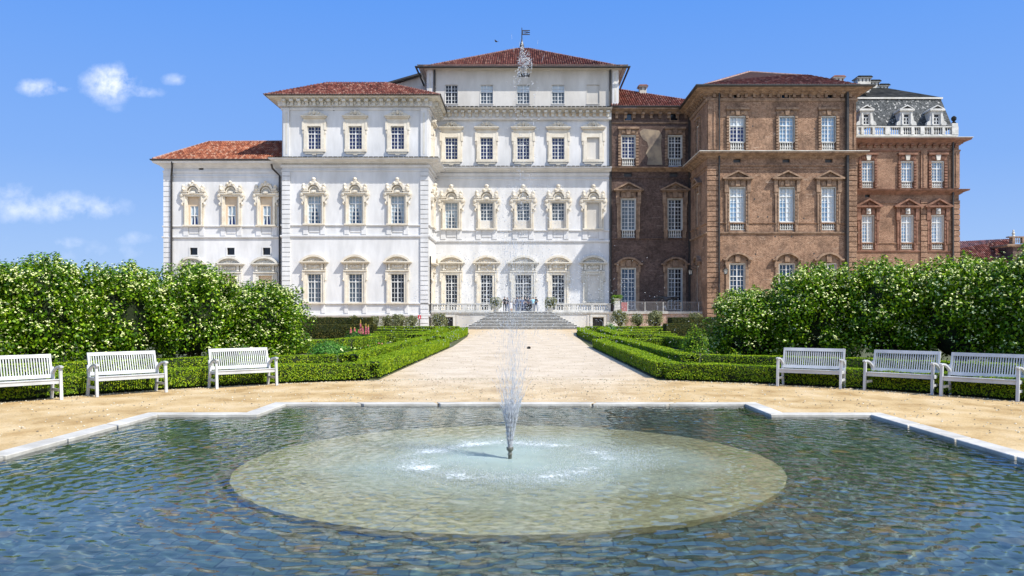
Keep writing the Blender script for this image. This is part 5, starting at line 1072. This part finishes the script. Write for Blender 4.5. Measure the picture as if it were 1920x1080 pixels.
# ---------------------------------------------------------------- hedges and shrubs
def hedge(name, path, w, h, label, leaf=box_leaf, size=.05, dens=750, group='low box hedges of the parterre', closed=False, cat='hedge', z0=0.0, tier=None):
    P = [Vector(p) for p in path]; L = [0]
    for i in range(1, len(P)): L.append(L[-1] + (P[i] - P[i - 1]).length)
    tot = L[-1]
    def at(s):
        for i in range(1, len(P)):
            if s <= L[i] + 1e-6: t = (s - L[i - 1]) / (L[i] - L[i - 1]); d = (P[i] - P[i - 1]).normalized(); return P[i - 1].lerp(P[i], t), d
        return P[-1], (P[-1] - P[-2]).normalized()
    dens = dens * 1.6; size = size * .95; n = int(dens * tot * (w + 2 * h) + dens * 2 * w * h); pos = []; nor = []
    S = RNG.uniform(0, tot, n); K = RNG.uniform(0, 1, n); U = RNG.uniform(0, 1, n); tw = w / (w + 2 * h)
    for s, k, uu in zip(S, K, U):
        p, d = at(s); r = Vector((d.y, -d.x)); wob = .035 * noise.noise(Vector((p.x * 1.6, p.y * 1.6, uu * 2))); hh = h + .03 * noise.noise(Vector((p.x * .9, p.y * .9, 7)))
        if k < tw: q = p + r * (uu - .5) * w; pos.append((q.x, q.y, z0 + hh + wob * .6)); nor.append((0, 0, 1))
        else:
            sg = 1 if k < tw + (1 - tw) / 2 else -1; q = p + r * sg * (w / 2 + wob); pos.append((q.x, q.y, z0 + .04 + (hh - .04) * uu)); nor.append((r.x * sg, r.y * sg, .25))
    for e in (0, 1):
        p, d = at(0 if e == 0 else tot); d = -d if e == 0 else d; r = Vector((d.y, -d.x))
        for i in range(int(dens * w * h)): q = p + r * RNG.uniform(-.5, .5) * w + d * RNG.uniform(-.01, .03); pos.append((q.x, q.y, z0 + RNG.uniform(.04, h))); nor.append((d.x, d.y, .2))
    pos = np.array(pos); nor = np.array(nor); V, Q = leaves(pos, nor, size, .55, .6)
    core = MB(); i_ = .02; pr = [(-w / 2 + i_, z0), (-w / 2 + i_, z0 + h - .03), (w / 2 - i_, z0 + h - .03), (w / 2 - i_, z0)]; ds = []
    vs = []
    for i, p in enumerate(P):
        d1 = (P[min(i + 1, len(P) - 1)] - P[i - 1 if i else 0]).normalized(); r = Vector((d1.y, -d1.x))
        vs += [(p.x + r.x * t, p.y + r.y * t, z) for t, z in pr]
    fs = [(i * 4 + k, i * 4 + (k + 1) % 4, (i + 1) * 4 + (k + 1) % 4, (i + 1) * 4 + k) for i in range(len(P) - 1) for k in range(4)] + [(0, 1, 2, 3), tuple((len(P) - 1) * 4 + k for k in (3, 2, 1, 0))]
    core.add(vs, fs, core_m)
    c = P[len(P) // 2]; V = V - np.array([c.x, c.y, 0]); core.v = [(x - c.x, y - c.y, z) for x, y, z in core.v]
    return tag(put(name, np_mesh(name, V, Q, [leaf], None, core), None, (c.x, c.y, 0)), label, cat, group)
def arc(r, a0, a1, n=14): return [(AX + r * math.sin(R(a0 + (a1 - a0) * i / n)), HC + r * math.cos(R(a0 + (a1 - a0) * i / n))) for i in range(n + 1)]
for q, sd_ in ((-1, 'left'), (1, 'right')):
    M = lambda pts: [(AX + q * x, y) for x, y in pts]
    hedge('box_hedge', arc(11.85, q * 19.6, q * 62), .60, .43, 'front low clipped box hedge curving behind the benches on the %s' % sd_, dens=1000, size=.042)
    hedge('box_hedge', M([(4.02, 21.6), (4.02, 26), (4.02, 34), (4.05, 42.3)]), .62, .43, 'straight low box hedge edging the gravel path on the near %s' % sd_, dens=650, size=.05)
    hedge('box_hedge', arc(15.8, q * 21, q * 60), .62, .47, 'second low box hedge curving between the benches and shrubs on the %s' % sd_, dens=650, size=.048)
    hedge('box_hedge', M([(5.35, 25.3), (5.3, 34), (5.35, 46.5)]), .62, .46, 'inner low box hedge parallel to the gravel path on the near %s' % sd_, dens=420, size=.06)
    hedge('box_hedge', M([(4.75, 45.6), (4.75, 55), (4.95, 66), (5.6, 76.5)]), .85, .48, 'low box hedge edging the far %s of the gravel path up to the stairs' % sd_, dens=260, size=.08)
    hedge('box_hedge', M([(6.5, 49), (6.5, 58), (6.9, 70), (7.9, 77)]), .85, .50, 'inner low box hedge beside the far %s of the gravel path' % sd_, dens=200, size=.08)
    hedge('box_hedge', M([(4.4, 43.1), (7.6, 43.1)] if q > 0 else [(4.4, 43.1), (6.6, 43.1)]), .7, .44, 'short cross hedge closing the near %s bed beside the path' % sd_, dens=300, size=.07)
    hedge('box_hedge', M([(5.7, 50.3), (9.6, 50.3)]), .9, .50, 'low cross hedge behind the flowering plant on the %s of the path' % sd_, dens=260, size=.075)
    hedge('box_hedge', M([(6.9, 57.0), (10.4, 57.0)]), 1.0, .50, 'low cross hedge in the middle %s parterre bed before the yew block' % sd_, dens=220, size=.08)
    hedge('box_hedge', M([(7.4, 63.5), (12.5, 69.5)]), 1.0, .5, 'slanting low hedge in the far %s parterre bed' % sd_, dens=200, size=.085)
    hedge('box_hedge', M([(6.2, 79), (17.5, 79)]), 1.1, .55, 'rear low box hedge in front of the palace base on the %s' % sd_, dens=180, size=.09)
    hedge('box_hedge', M([(7.9, 45), (8.4, 38.5), (10.4, 34.2), (12.8, 33.2)]), .8, .55, 'curved yellow-green box hedge inside the near %s bed' % sd_, dens=330, size=.065)
    x0 = 15.6 if q < 0 else 17.5
    yy_ = 58 if q < 0 else 64
    hedge('yew_hedge', M([((10.55 if q < 0 else 11.3), yy_), (x0 + 3, yy_)]), 1.6, .98, 'lower front tier of the dark clipped yew block on the %s' % sd_, yew_leaf, .08, 260, 'dark clipped yew hedges')
    hedge('yew_hedge', M([((11.3 if q < 0 else 12.1), yy_ + 2.3), (x0 + 3, yy_ + 2.3)]), 1.8, 1.47, 'taller brown-topped rear tier of the yew block on the %s' % sd_, yew_leaf, .08, 260, 'dark clipped yew hedges')

def shrub_meshes(seed, H, Rr, nb=64, lf=150, nbl=620, leaf=bush_leaf, lsize=.085, bls=blossom, shoots=22):
    rs = np.random.default_rng(seed); pts, nor = [], []; bp_, bn = [], []
    def blobpts(c, r, n):
        d = unit(rs.normal(0, 1, (n, 3))); rr_ = np.array(r) * rs.uniform(.72, 1.08, (n, 1)); return c + d * rr_, d
    outs = []
    for k in range(nb):
        a = rs.uniform(0, 2 * math.pi); zf = rs.uniform(.06, 1) ** .8; z = .22 + (H - .55) * zf
        prof = Rr * (.82 + .18 * math.sin(zf * 3.0)) * (1 - max(0, zf - .72) * 1.6); rad = prof * rs.uniform(.45, .86)
        c = np.array([rad * math.cos(a), rad * math.sin(a), z]); r = rs.uniform(.26, .42)
        p, d = blobpts(c, (r, r, r * 1.25), lf); pts.append(p); nor.append(d); outs.append((c, r))
    for k in range(shoots):
        a = rs.uniform(0, 2 * math.pi); rad = Rr * rs.uniform(0, .8); c = np.array([rad * math.cos(a), rad * math.sin(a), H * rs.uniform(.80, .99) - rad * .12])
        p, d = blobpts(c, (.12, .12, .30), 55); pts.append(p); nor.append(d); outs.append((c, .13))
    P = np.vstack(pts); N = np.vstack(nor) + np.array([0, 0, .25]); keep = P[:, 2] > .08
    core = MB(); core.blob((0, 0, H * .50), (Rr * .52, Rr * .52, H * .38), core_m, seed, .25, 12)
    V, Q = leaves(P[keep], N[keep], lsize, .42, .55); fo = np_mesh('foliage', V, Q, [leaf], None, core)
    bl = None
    if nbl:
        ks = rs.integers(0, len(outs), nbl); B, BN = [], []
        for k in ks:
            c, r = outs[k]; d = rs.normal(0, 1, 3); d[2] = abs(d[2]) * .8 + .1; hrz = c[:2] / (np.linalg.norm(c[:2]) + .1); d[:2] += hrz * .9; d /= np.linalg.norm(d); ctr = c + d * r * (1.12, 1.12, 1.36)
            for j in range(4): B.append(ctr + rs.normal(0, .016, 3)); BN.append(np.array([0, 0, 1.0]) + d * .6)
        V, Q = leaves(np.array(B), np.array(BN), .045, .35, .9); bl = np_mesh('blossoms', V, Q, [bls])
    st = MB()
    for k in range(7):
        a = k * .9; st.tube([(.1 * math.cos(a), .1 * math.sin(a), 0), (.3 * math.cos(a), .3 * math.sin(a), H * .35), (Rr * .5 * math.cos(a), Rr * .5 * math.sin(a), H * .7)], [.035, .025, .008], bark, 5)
    return fo, bl, st.mesh('stems')
protos = [shrub_meshes(s, 3.15, 1.72, 112, 155, 1550, lsize=.098, shoots=34) for s in (3, 14, 25)]
def shrub(name, loc, rz, sc, pr, label, cat, group=None, hscale=1.0):
    T = Thing(name, (0, 0, 0), label, cat, group); put('foliage', pr[0], T.o); put('stems', pr[2], T.o)
    if pr[1]: put('blossoms', pr[1], T.o)
    T.o.location = loc; T.o.rotation_euler = (0, 0, rz); T.o.scale = (sc, sc, sc * hscale); return T.o
ordw = ['first', 'second', 'third', 'fourth', 'fifth', 'sixth', 'seventh']
for q, sd_, hts in ((-1, 'left', (.86, 1.02, 1.0, 1.04, 1.03, 1.02, 1.0)), (1, 'right', (.80, 1.02, 1.05, 1.05, 1.09, 1.10, 1.08))):
    for i in range(7):
        ph = R((27.5 if q < 0 else 25.0) + i * 6.4); x, y = AX + q * 18.2 * math.sin(ph), HC + 18.2 * math.cos(ph)
        shrub('flowering_shrub', (x, y, 0), i * 2.1 + q, 1.0, protos[(i * 2 + (q > 0)) % 3], 'cream-blossomed green shrub, %s of the row %s the path on the %s' % (ordw[i], 'away from', sd_), 'shrub', 'tall flowering shrubs behind the benches', hts[i])
# small grey olives along the palace base
ol = [shrub_meshes(s, 1.45, .95, 26, 60, 0, olive_leaf, .12, shoots=26) for s in (41, 52)]
pm = MB(); pm.lathe([(.20, 0), (.24, .02), (.28, .34), (.32, .36), (.32, .42), (.27, .42), (.26, .36)], (0, 0, 0), terracotta, 12); potme = pm.mesh('pot', smooth=True)
olives = [(586, 92.5, .95, 'under the first window left of the quoins'), (618, 92.5, .9, 'behind the yew hedge on the left'), (665, 92.5, 1.0, 'under the middle window of the white pavilion'), (701, 92.5, .95, 'just left of the wide clump below the pavilion'),
          (727, 92.5, 1.0, 'at the left of the clump under the third pavilion window'), (748, 92.5, 1.1, 'in the middle of the clump under the third pavilion window'), (771, 92.5, 1.0, 'at the right of the clump beside the red sign'), (822, 92, 1.15, 'in front of the left cellar opening'),
          (1162, 92.5, 1.2, 'standing where white and brick terrace walls meet'), (1196, 92.5, .95, 'pale one against the brick terrace wall'), (1228, 92.5, 1.15, 'before the dark opening of the brick terrace wall'), (1303, 92.5, 1.0, 'above the yew hedge on the right')]
for i, (pxx, yv, sc, lab) in enumerate(olives):
    o = shrub('olive_shrub', (X(pxx, yv), yv, .30 if pxx > 1100 else 0), i * 1.3, sc, ol[i % 2], 'small grey-green olive shrub ' + lab, 'shrub', 'olive shrubs along the palace base')
    if pxx > 1100: put('pot', potme, o, (0, 0, -.34))
# flowering plants inside the parterre
def herb(loc, H, Rr, seed, leaf, label, spikes=None, name='leafy_plant'):
    rs = np.random.default_rng(seed); T = Thing(name, loc, label, 'plant'); n = 2600
    d = unit(rs.normal(0, 1, (n, 3))); d[:, 2] = abs(d[:, 2]); P = d * np.array([Rr, Rr, H]) * rs.uniform(.45, 1.0, (n, 1)); P *= (1 + .18 * np.sin(P[:, :1] * 7 + seed) * np.cos(P[:, 1:2] * 6)); V, Q = leaves(P, d + np.array([0, 0, .5]), .09, .5, .42)
    core = MB(); core.blob((0, 0, H * .35), (Rr * .5, Rr * .5, H * .3), core_m, 1, .2); put('foliage', np_mesh('foliage', V, Q, [leaf], None, core), T.o)
    if spikes:
        for (dx_, dz0, dz1) in spikes:
            n = 170; t = rs.uniform(0, 1, n); a = rs.uniform(0, 6.28, n); r = .062 * (1 - t * .8); P = np.stack([dx_ + r * np.cos(a), r * np.sin(a) - .3, dz0 + (dz1 - dz0) * t], 1); V, Q = leaves(P, np.stack([np.cos(a), np.sin(a), .3 + 0 * a], 1), .055, .3, .8)
            st = MB(); st.tube([(dx_ * .7, -.3, H * .3), (dx_, -.3, dz1)], [.015, .008], olive_leaf, 5); put('flower_spike', np_mesh('flower_spike', V, Q, [petal, petal_t], (np.repeat(t, 1) > .78).astype(int), st), T.o)
    return T.o
yl = 43.5; zl = lambda py: Z(py, yl)
herb((X(672, yl), yl, 0), 1.02, .86, 5, bright_leaf, 'dark green lupin clump with tall pink flower spikes in the left bed', [(X(p_, yl) - X(672, yl), zl(b_), zl(a_)) for p_, a_, b_ in ((678, 600, 626), (682, 611, 627), (688, 607, 627), (692.5, 609, 626), (660, 614, 624), (667, 614, 621), (675, 618, 624))], 'lupin_plant')
herb((X(620, 35), 34.6, 0), .62, .9, 9, bright_leaf, 'low pale green herb clump beside the lupins in the left bed')
herb((X(1304, 36), 36, 0), 1.18, .78, 15, bush_leaf, 'leafy pointed bush standing alone in the right bed before the yew block')
herb((X(1348, 34), 33.0, 0), .55, .6, 19, box_leaf, 'yellow-green low plant beside the pointed bush in the right bed')
herb((X(1132, 84), 78.2, 0), .95, .7, 21, bright_leaf, 'small green plant behind the far hedge below the right cellar opening')
for i, (px_, yv, py_) in enumerate(((648, 31.5, 0), (700, 41, 0), (1352, 31.5, 0))):
    T = Thing('flower_patch', (X(px_, yv), yv, 0), ['pale flowers and stones on the soil beside the herb clump', 'orange and white flowers on the soil right of the lupins', 'few pink flowers on the soil at the right bed'][i], 'flowers'); rs = np.random.default_rng(60 + i); n = 60
    n = 16; P = np.stack([rs.normal(0, .5, n), rs.normal(0, .3, n), rs.uniform(.05, .4, n)], 1); V, Q = leaves(P, np.tile([0, -.5, .8], (n, 1)), .09, .4, .9); put('blossoms', np_mesh('blossoms', V, Q, [blossom, petal], (rs.uniform(0, 1, n) > .6).astype(int)), T.o)
    n = 200; P = np.stack([rs.normal(0, .5, n), rs.normal(0, .3, n), rs.uniform(.0, .45, n)], 1); V, Q = leaves(P, rs.normal(0, 1, (n, 3)), .09, .4, .4); put('foliage', np_mesh('foliage', V, Q, [bright_leaf]), T.o)
# clipped shrubs in pots either side of the stairs, and the stone planter
def potted(px_, label):
    y = 98.35; T = Thing('potted_shrub', (X(px_, y), y, TZ), label, 'potted plant', 'potted shrubs at the head of the stairs'); n = 1500; rs = np.random.default_rng(int(px_)); d = unit(rs.normal(0, 1, (n, 3))); cu = d / np.maximum(np.abs(d).max(1, keepdims=True), .8); P = cu * np.array([.72, .55, .68]) * rs.uniform(.8, 1, (n, 1)) + np.array([0, 0, 1.05])
    V, Q = leaves(P, d, .11, .5, .5); c = MB(); c.blob((0, 0, 1.05), (.45, .4, .45), core_m, 2, .1); put('foliage', np_mesh('foliage', V, Q, [olive_leaf], None, c), T.o)
    m = MB(); m.lathe([(.25, 0), (.3, .04), (.34, .42), (.38, .44), (.38, .5), (.3, .5)], (0, 0, 0), white_stone, 12); put('pot', m.mesh('pot', smooth=True), T.o)
potted(930, 'clipped green shrub in a pot at the left of the stair head'); potted(1032.5, 'clipped green shrub in a pot at the right of the stair head')
y = 97.7; T = Thing('stone_planter', (X(1157, y), y, TZ), 'white stone planter with bright trailing plant at the end of the balustrade', 'planter'); m = MB(); s = y / F; xc = X(1157, y)
for a, b_, w_ in ((-.05, .42, 5.6), (.46, .86, 5.3), (.90, 1.28, 5.0)): m.box(xc - w_ * s, xc + w_ * s, y - .36, y + .36, TZ + a, TZ + b_, white_stone)
m.box(xc - 4.8 * s, xc + 4.8 * s, y - .33, y + .33, TZ, TZ + 1.27, stone_w); T.part('pedestal', m)
m = MB(); m.lathe([(.22, 0), (.4, .1), (.45, .3)], (xc, y, TZ + 1.28), stone_w, 10); T.part('bowl', m)
rs = np.random.default_rng(5); P = []; 
for k in range(90):
    a = rs.uniform(0, 6.28); L_ = rs.uniform(.5, 1.9) if math.cos(a) < .2 else rs.uniform(.3, 1.0); rad = rs.uniform(.35, .75)
    for t in np.linspace(0, 1, 16): P.append((rad * math.cos(a) * min(1, t * 2.2), rad * .8 * math.sin(a) * min(1, t * 2.2), 1.65 + .35 * math.sin(min(t * 2.5, 3.14)) * 1.0 - L_ * max(0, t - .35)))
P = np.array(P) + rs.normal(0, .04, (len(P), 3)); V, Q = leaves(P, P - np.array([0, 0, 1]), .11, .5, .45); put('foliage', np_mesh('foliage', V, Q, [trail_leaf]), T.o)
# sign, lanterns, bird, pebble, sculpture
y = 95.5; T = Thing('red_sign', (X(786.5, y), y, 0), 'small red sign with white visitor figure on a thin post', 'sign'); m = MB(); x = X(786.3, y); m.tube([(x, y + .03, 0), (x, y + .03, Z(587, y))], .03, dark_metal, 6); T.part('post', m)
m = MB(); m.box(X(783.6, y), X(789.4, y), y - .03, y, Z(598, y), Z(590.8, y), red_sign); T.part('plate', m)
m = MB(); xx = X(786.7, y); m.lathe([(.001, -.04), (.035, -.02), (.035, .02), (.001, .04)], (xx, y - .035, Z(592.6, y)), frame_m, 8); m.prism([(xx - .06, Z(596.8, y)), (xx + .07, Z(596.8, y)), (xx + .035, Z(593.6, y)), (xx - .03, Z(593.6, y))], y - .045, y - .031, frame_m); T.part('pictogram', m)
lamp_gl = glass_mat('lantern_glass', (.55, .55, .50), .3)
def lantern(x, y, z, dx_, dy_, label):
    T = Thing('wall_lantern', (x, y, z), label, 'lantern', 'wrought iron wall lanterns'); ex, ey = x + dx_ * .9, y + dy_ * .9; m = MB(); m.tube([(x, y, z + .9), (x + dx_ * .4, y + dy_ * .4, z + 1.15), (ex, ey, z + .95), (ex, ey, z + .62)], .035, dark_metal, 5); m.tube([(x, y, z + .5), (x + dx_ * .5, y + dy_ * .5, z + .75), (ex, ey, z + .95)], .025, dark_metal, 5); T.part('bracket', m)
    m = MB(); m.lathe([(.05, .6), (.30, .48), (.33, .42), (.1, .42)], (ex, ey, z), dark_metal, 6); m.lathe([(.18, -.12), (.22, -.08), (.05, -.2)], (ex, ey, z), dark_metal, 6)
    for k in range(6): a = k * math.pi / 3; m.tube([(ex + .20 * math.cos(a), ey + .20 * math.sin(a), z - .1), (ex + .28 * math.cos(a), ey + .28 * math.sin(a), z + .44)], .02, dark_metal, 4)
    T.part('frame', m); m = MB(); m.lathe([(.17, -.08), (.25, .42)], (ex, ey, z), lamp_gl, 6); T.part('glass', m)
lantern(X(1357, YE), YE - .02, Z(513, YE), 0, -1, 'iron wall lantern on the sunlit front of the brick pavilion'); lantern(xE0 + .02, YE + 5.2, Z(513, YE + 5), -1, 0, 'iron wall lantern on the shaded side wall of the brick pavilion')
m = MB(); bx, bz, by_ = X(930.5, 60), Z(78, 60), 60; m.blob((bx, by_, bz), (.10, .04, .04), dark_metal, 1, .1); m.prism([(bx - .01, bz), (bx + .05, bz), (bx - .09, bz + .10), (bx - .12, bz + .09)], by_ - .15, by_ + .15, dark_metal); m.prism([(bx + .08, bz), (bx + .16, bz + .03), (bx + .15, bz - .02)], by_ - .02, by_ + .02, dark_metal)
tag(put('bird', m.mesh('bird', (bx, by_, bz)), None, (bx, by_, bz)), 'tiny dark bird flying above the palace roof', 'bird')
yp_ = F * EYE / (654 - HY); m = MB(); m.blob((0, 0, .05), (.10, .10, .07), slate_dark, 3, .3); tag(put('pebble', m.mesh('pebble'), None, (X(991.5, yp_), yp_, 0)), 'dark pebble lying on the pale gravel path', 'stone')

def skin_mesh(name, verts, edges, rads, mats, matfn=None, root=0, sub=1):
    me = bpy.data.meshes.new(name); me.from_pydata(verts, edges, []); o = bpy.data.objects.new(name, me); COL.objects.link(o); o.modifiers.new('skin', 'SKIN'); sm = o.modifiers.new('sub', 'SUBSURF'); sm.levels = sub
    for i, r in enumerate(rads): sv_ = me.skin_vertices[0].data[i]; sv_.radius = r if hasattr(r, '__len__') else (r, r); sv_.use_root = (i == root)
    dg = bpy.context.evaluated_depsgraph_get(); out = bpy.data.meshes.new_from_object(o.evaluated_get(dg)); out.name = name; bpy.data.objects.remove(o)
    out.materials.clear()
    for mt in mats: out.materials.append(mt)
    if matfn:
        for p in out.polygons: p.material_index = matfn(p.center)
    for p in out.polygons: p.use_smooth = True
    return out
sc_m = two_tone('sculpture_dark', (.02, .018, .016), (.06, .05, .045), 3, .5, spec=.5); sc_w = two_tone('sculpture_pale', (.45, .42, .38), (.65, .62, .58), 3, .5)
ys = 100.5; U = lambda px_, py_, dy_=0: (X(px_, ys), ys + dy_, Z(py_, ys) + .0)
vt = [U(1220, 560.5), U(1231, 558), U(1243, 556.5, .2), U(1256, 559, -.2), U(1266, 559), U(1275, 556), U(1276, 552), U(1249, 560), U(1231, 566.5), U(1233, 573), U(1233, 582), U(1223, 567.5), U(1246, 574), U(1242, 577), U(1250, 582), U(1262, 565), U(1266, 576), U(1265, 582), U(1270, 553)]
ed = [(0, 1), (1, 2), (2, 7), (7, 3), (3, 4), (4, 5), (5, 6), (2, 8), (8, 9), (9, 10), (8, 11), (7, 12), (12, 13), (12, 14), (4, 15), (15, 16), (16, 17), (4, 18)]
rd = [.05, .12, .18, .2, .14, .08, .04, .22, .12, .1, .07, .06, .12, .12, .08, .1, .09, .06, .04]
T = Thing('terrace_sculpture', (X(1248, ys), ys, TZ), 'dark branching sculpture with pale lower limbs behind the metal railing', 'sculpture')
me = skin_mesh('body', [T.rel(v_) for v_ in vt], ed, rd, [sc_m, sc_w], lambda c: 1 if c.z < .95 and abs(c.x + .2) < 1.4 and (c.z < .75) else 0, 7); put('body', me, T.o)
# ---------------------------------------------------------------- visitors at the head of the stairs
skin_c = two_tone('skin', (.48, .27, .19), (.55, .33, .24), 5, .6); hair_c = [two_tone('hair_' + n_, c1, c2, 20, .7) for n_, c1, c2 in (('brown', (.04, .022, .012), (.09, .05, .03)), ('fair', (.30, .19, .09), (.40, .27, .14)), ('black', (.01, .01, .01), (.03, .025, .02)))]
def cloth(n_, c): return two_tone(n_, tuple(a * .8 for a in c), tuple(min(1, a * 1.15) for a in c), 7, .9)
CL = {k: cloth(k + '_cloth', c) for k, c in dict(navy=(.03, .045, .10), black=(.02, .02, .024), white=(.75, .75, .78), sky=(.30, .55, .70), grey=(.22, .23, .26), denim=(.09, .13, .24), beige=(.45, .36, .27), red=(.35, .06, .06)).items()}
def person(px_, y, rz, top, leg, hair, label, H=1.72, step=.0, arm=(0, 0), dress=False):
    k = H / 1.72; T = Thing('person', (0, 0, 0), label, 'person', 'visitors at the head of the stairs')
    hl = [(-.10, .0, .90), (.10, .0, .90)]
    v_ = [(0, 0, .96), (0, .01, 1.14), (0, .01, 1.33), (0, .015, 1.44), (0, .0, 1.50), (0, -.012, 1.60), (0, -.01, 1.68),
          (-.10, 0, .92), (-.11, -step * .5, .50), (-.12, -step + .03, .09), (-.13, -step - .12, .04), (.10, 0, .92), (.11, step * .5, .50), (.12, step + .03, .09), (.13, step - .12, .04),
          (-.17, .01, 1.39), (-.23, .02 + arm[0] * .1, 1.12), (-.22, -.08 - arm[0] * .28, .92 + arm[0] * .28), (-.21, -.11 - arm[0] * .34, .84 + arm[0] * .34), (.17, .01, 1.39), (.23, .02 + arm[1] * .1, 1.12), (.22, -.08 - arm[1] * .28, .92 + arm[1] * .28), (.21, -.11 - arm[1] * .34, .84 + arm[1] * .34)]
    e_ = [(0, 1), (1, 2), (2, 3), (3, 4), (4, 5), (5, 6), (0, 7), (7, 8), (8, 9), (9, 10), (0, 11), (11, 12), (12, 13), (13, 14), (2, 15), (15, 16), (16, 17), (17, 18), (2, 19), (19, 20), (20, 21), (21, 22)]
    r_ = [(.15, .11), (.135, .10), (.16, .11), (.07, .07), (.05, .05), (.078, .092), (.06, .07), .09, .062, .042, .035, .09, .062, .042, .035, .06, .046, .034, .03, .06, .046, .034, .03]
    if dress: r_[0] = (.2, .18); r_[7] = r_[11] = (.14, .14); r_[8] = r_[12] = (.12, .12)
    def mf(c):
        if c.z > 1.46: return 2
        if abs(c.x) > .175 and c.z < (1.18 if top != 'navy' else .93): return 2
        if c.z < .07: return 3
        if c.z < (.45 if dress else .95): return 2 if dress else 1
        return 0
    me = skin_mesh('body', v_, e_, r_, [CL[top], CL[leg], skin_c, CL['black']], mf); put('body', me, T.o)
    hm = MB(); hm.blob((0, .012, 1.655), (.095, .105, .09), hair_c[hair], px_, .08, 10)
    if hair == 1 or dress: hm.blob((0, .06, 1.55), (.085, .05, .13), hair_c[hair], px_, .1, 8)
    put('hair', hm.mesh('hair', smooth=True), T.o)
    fm = MB(); fm.prism([(-.012, 1.585), (.012, 1.585), (0, 1.625)], -.118, -.085, skin_c)
    for q in (-1, 1): fm.blob((q * .03, -.092, 1.627), (.011, .008, .007), hair_c[2], 1, 0, 6); fm.blob((q * .083, 0, 1.61), (.012, .02, .03), skin_c, 1, .1, 6)
    fm.box(-.022, .022, -.099, -.09, 1.553, 1.56, CL['red']); put('face', fm.mesh('face'), T.o)
    T.o.location = (X(px_, y), y, TZ); T.o.rotation_euler = (0, 0, rz); T.o.scale = (k, k, k); return T.o
ppl = [(946, 98.6, .3, 'black', 'black', 2, 'person in black clothes at the left end of the group on the stair head', 1.80, .05, (.4, 0)), (951, 99.2, 2.6, 'black', 'denim', 0, 'person in black top and jeans half hidden at the left of the group', 1.72, .02, (0, .3)),
       (958.5, 98.3, .2, 'white', 'white', 1, 'small fair child in a white dress in front of the group', 1.22, .0, (.1, .1), True), (964, 99.3, 3.0, 'beige', 'denim', 0, 'person in beige top behind the child in white', 1.68, .06, (.5, .2)),
       (969.5, 98.7, .4, 'navy', 'denim', 2, 'person in navy top and jeans left of the middle of the group', 1.78, .1, (.1, .6)), (975, 99.5, -.2, 'grey', 'navy', 0, 'person in grey top and navy trousers near the door', 1.76, .03, (.2, .2)),
       (979, 98.5, 2.9, 'denim', 'denim', 1, 'fair haired person in blue shirt seen from behind', 1.70, .08, (.2, 0)), (985, 99.0, .6, 'black', 'navy', 2, 'person in black jacket and navy trousers in the middle of the group', 1.80, .1, (.7, .1)),
       (990.5, 99.7, -.4, 'navy', 'black', 0, 'person in navy jacket and black trousers at the back', 1.74, .02, (.1, .3)), (995, 98.7, 3.3, 'grey', 'black', 2, 'person in grey shirt and black trousers right of the middle', 1.68, .05, (0, .2)),
       (999.5, 98.4, .1, 'sky', 'grey', 0, 'person in a pale blue shirt and grey trousers', 1.74, .04, (.8, .8)), (1005, 98.9, -.5, 'black', 'denim', 2, 'person in black at the right end of the group holding out an arm', 1.78, .1, (.2, 1.0))]
for a in ppl: person(*a)
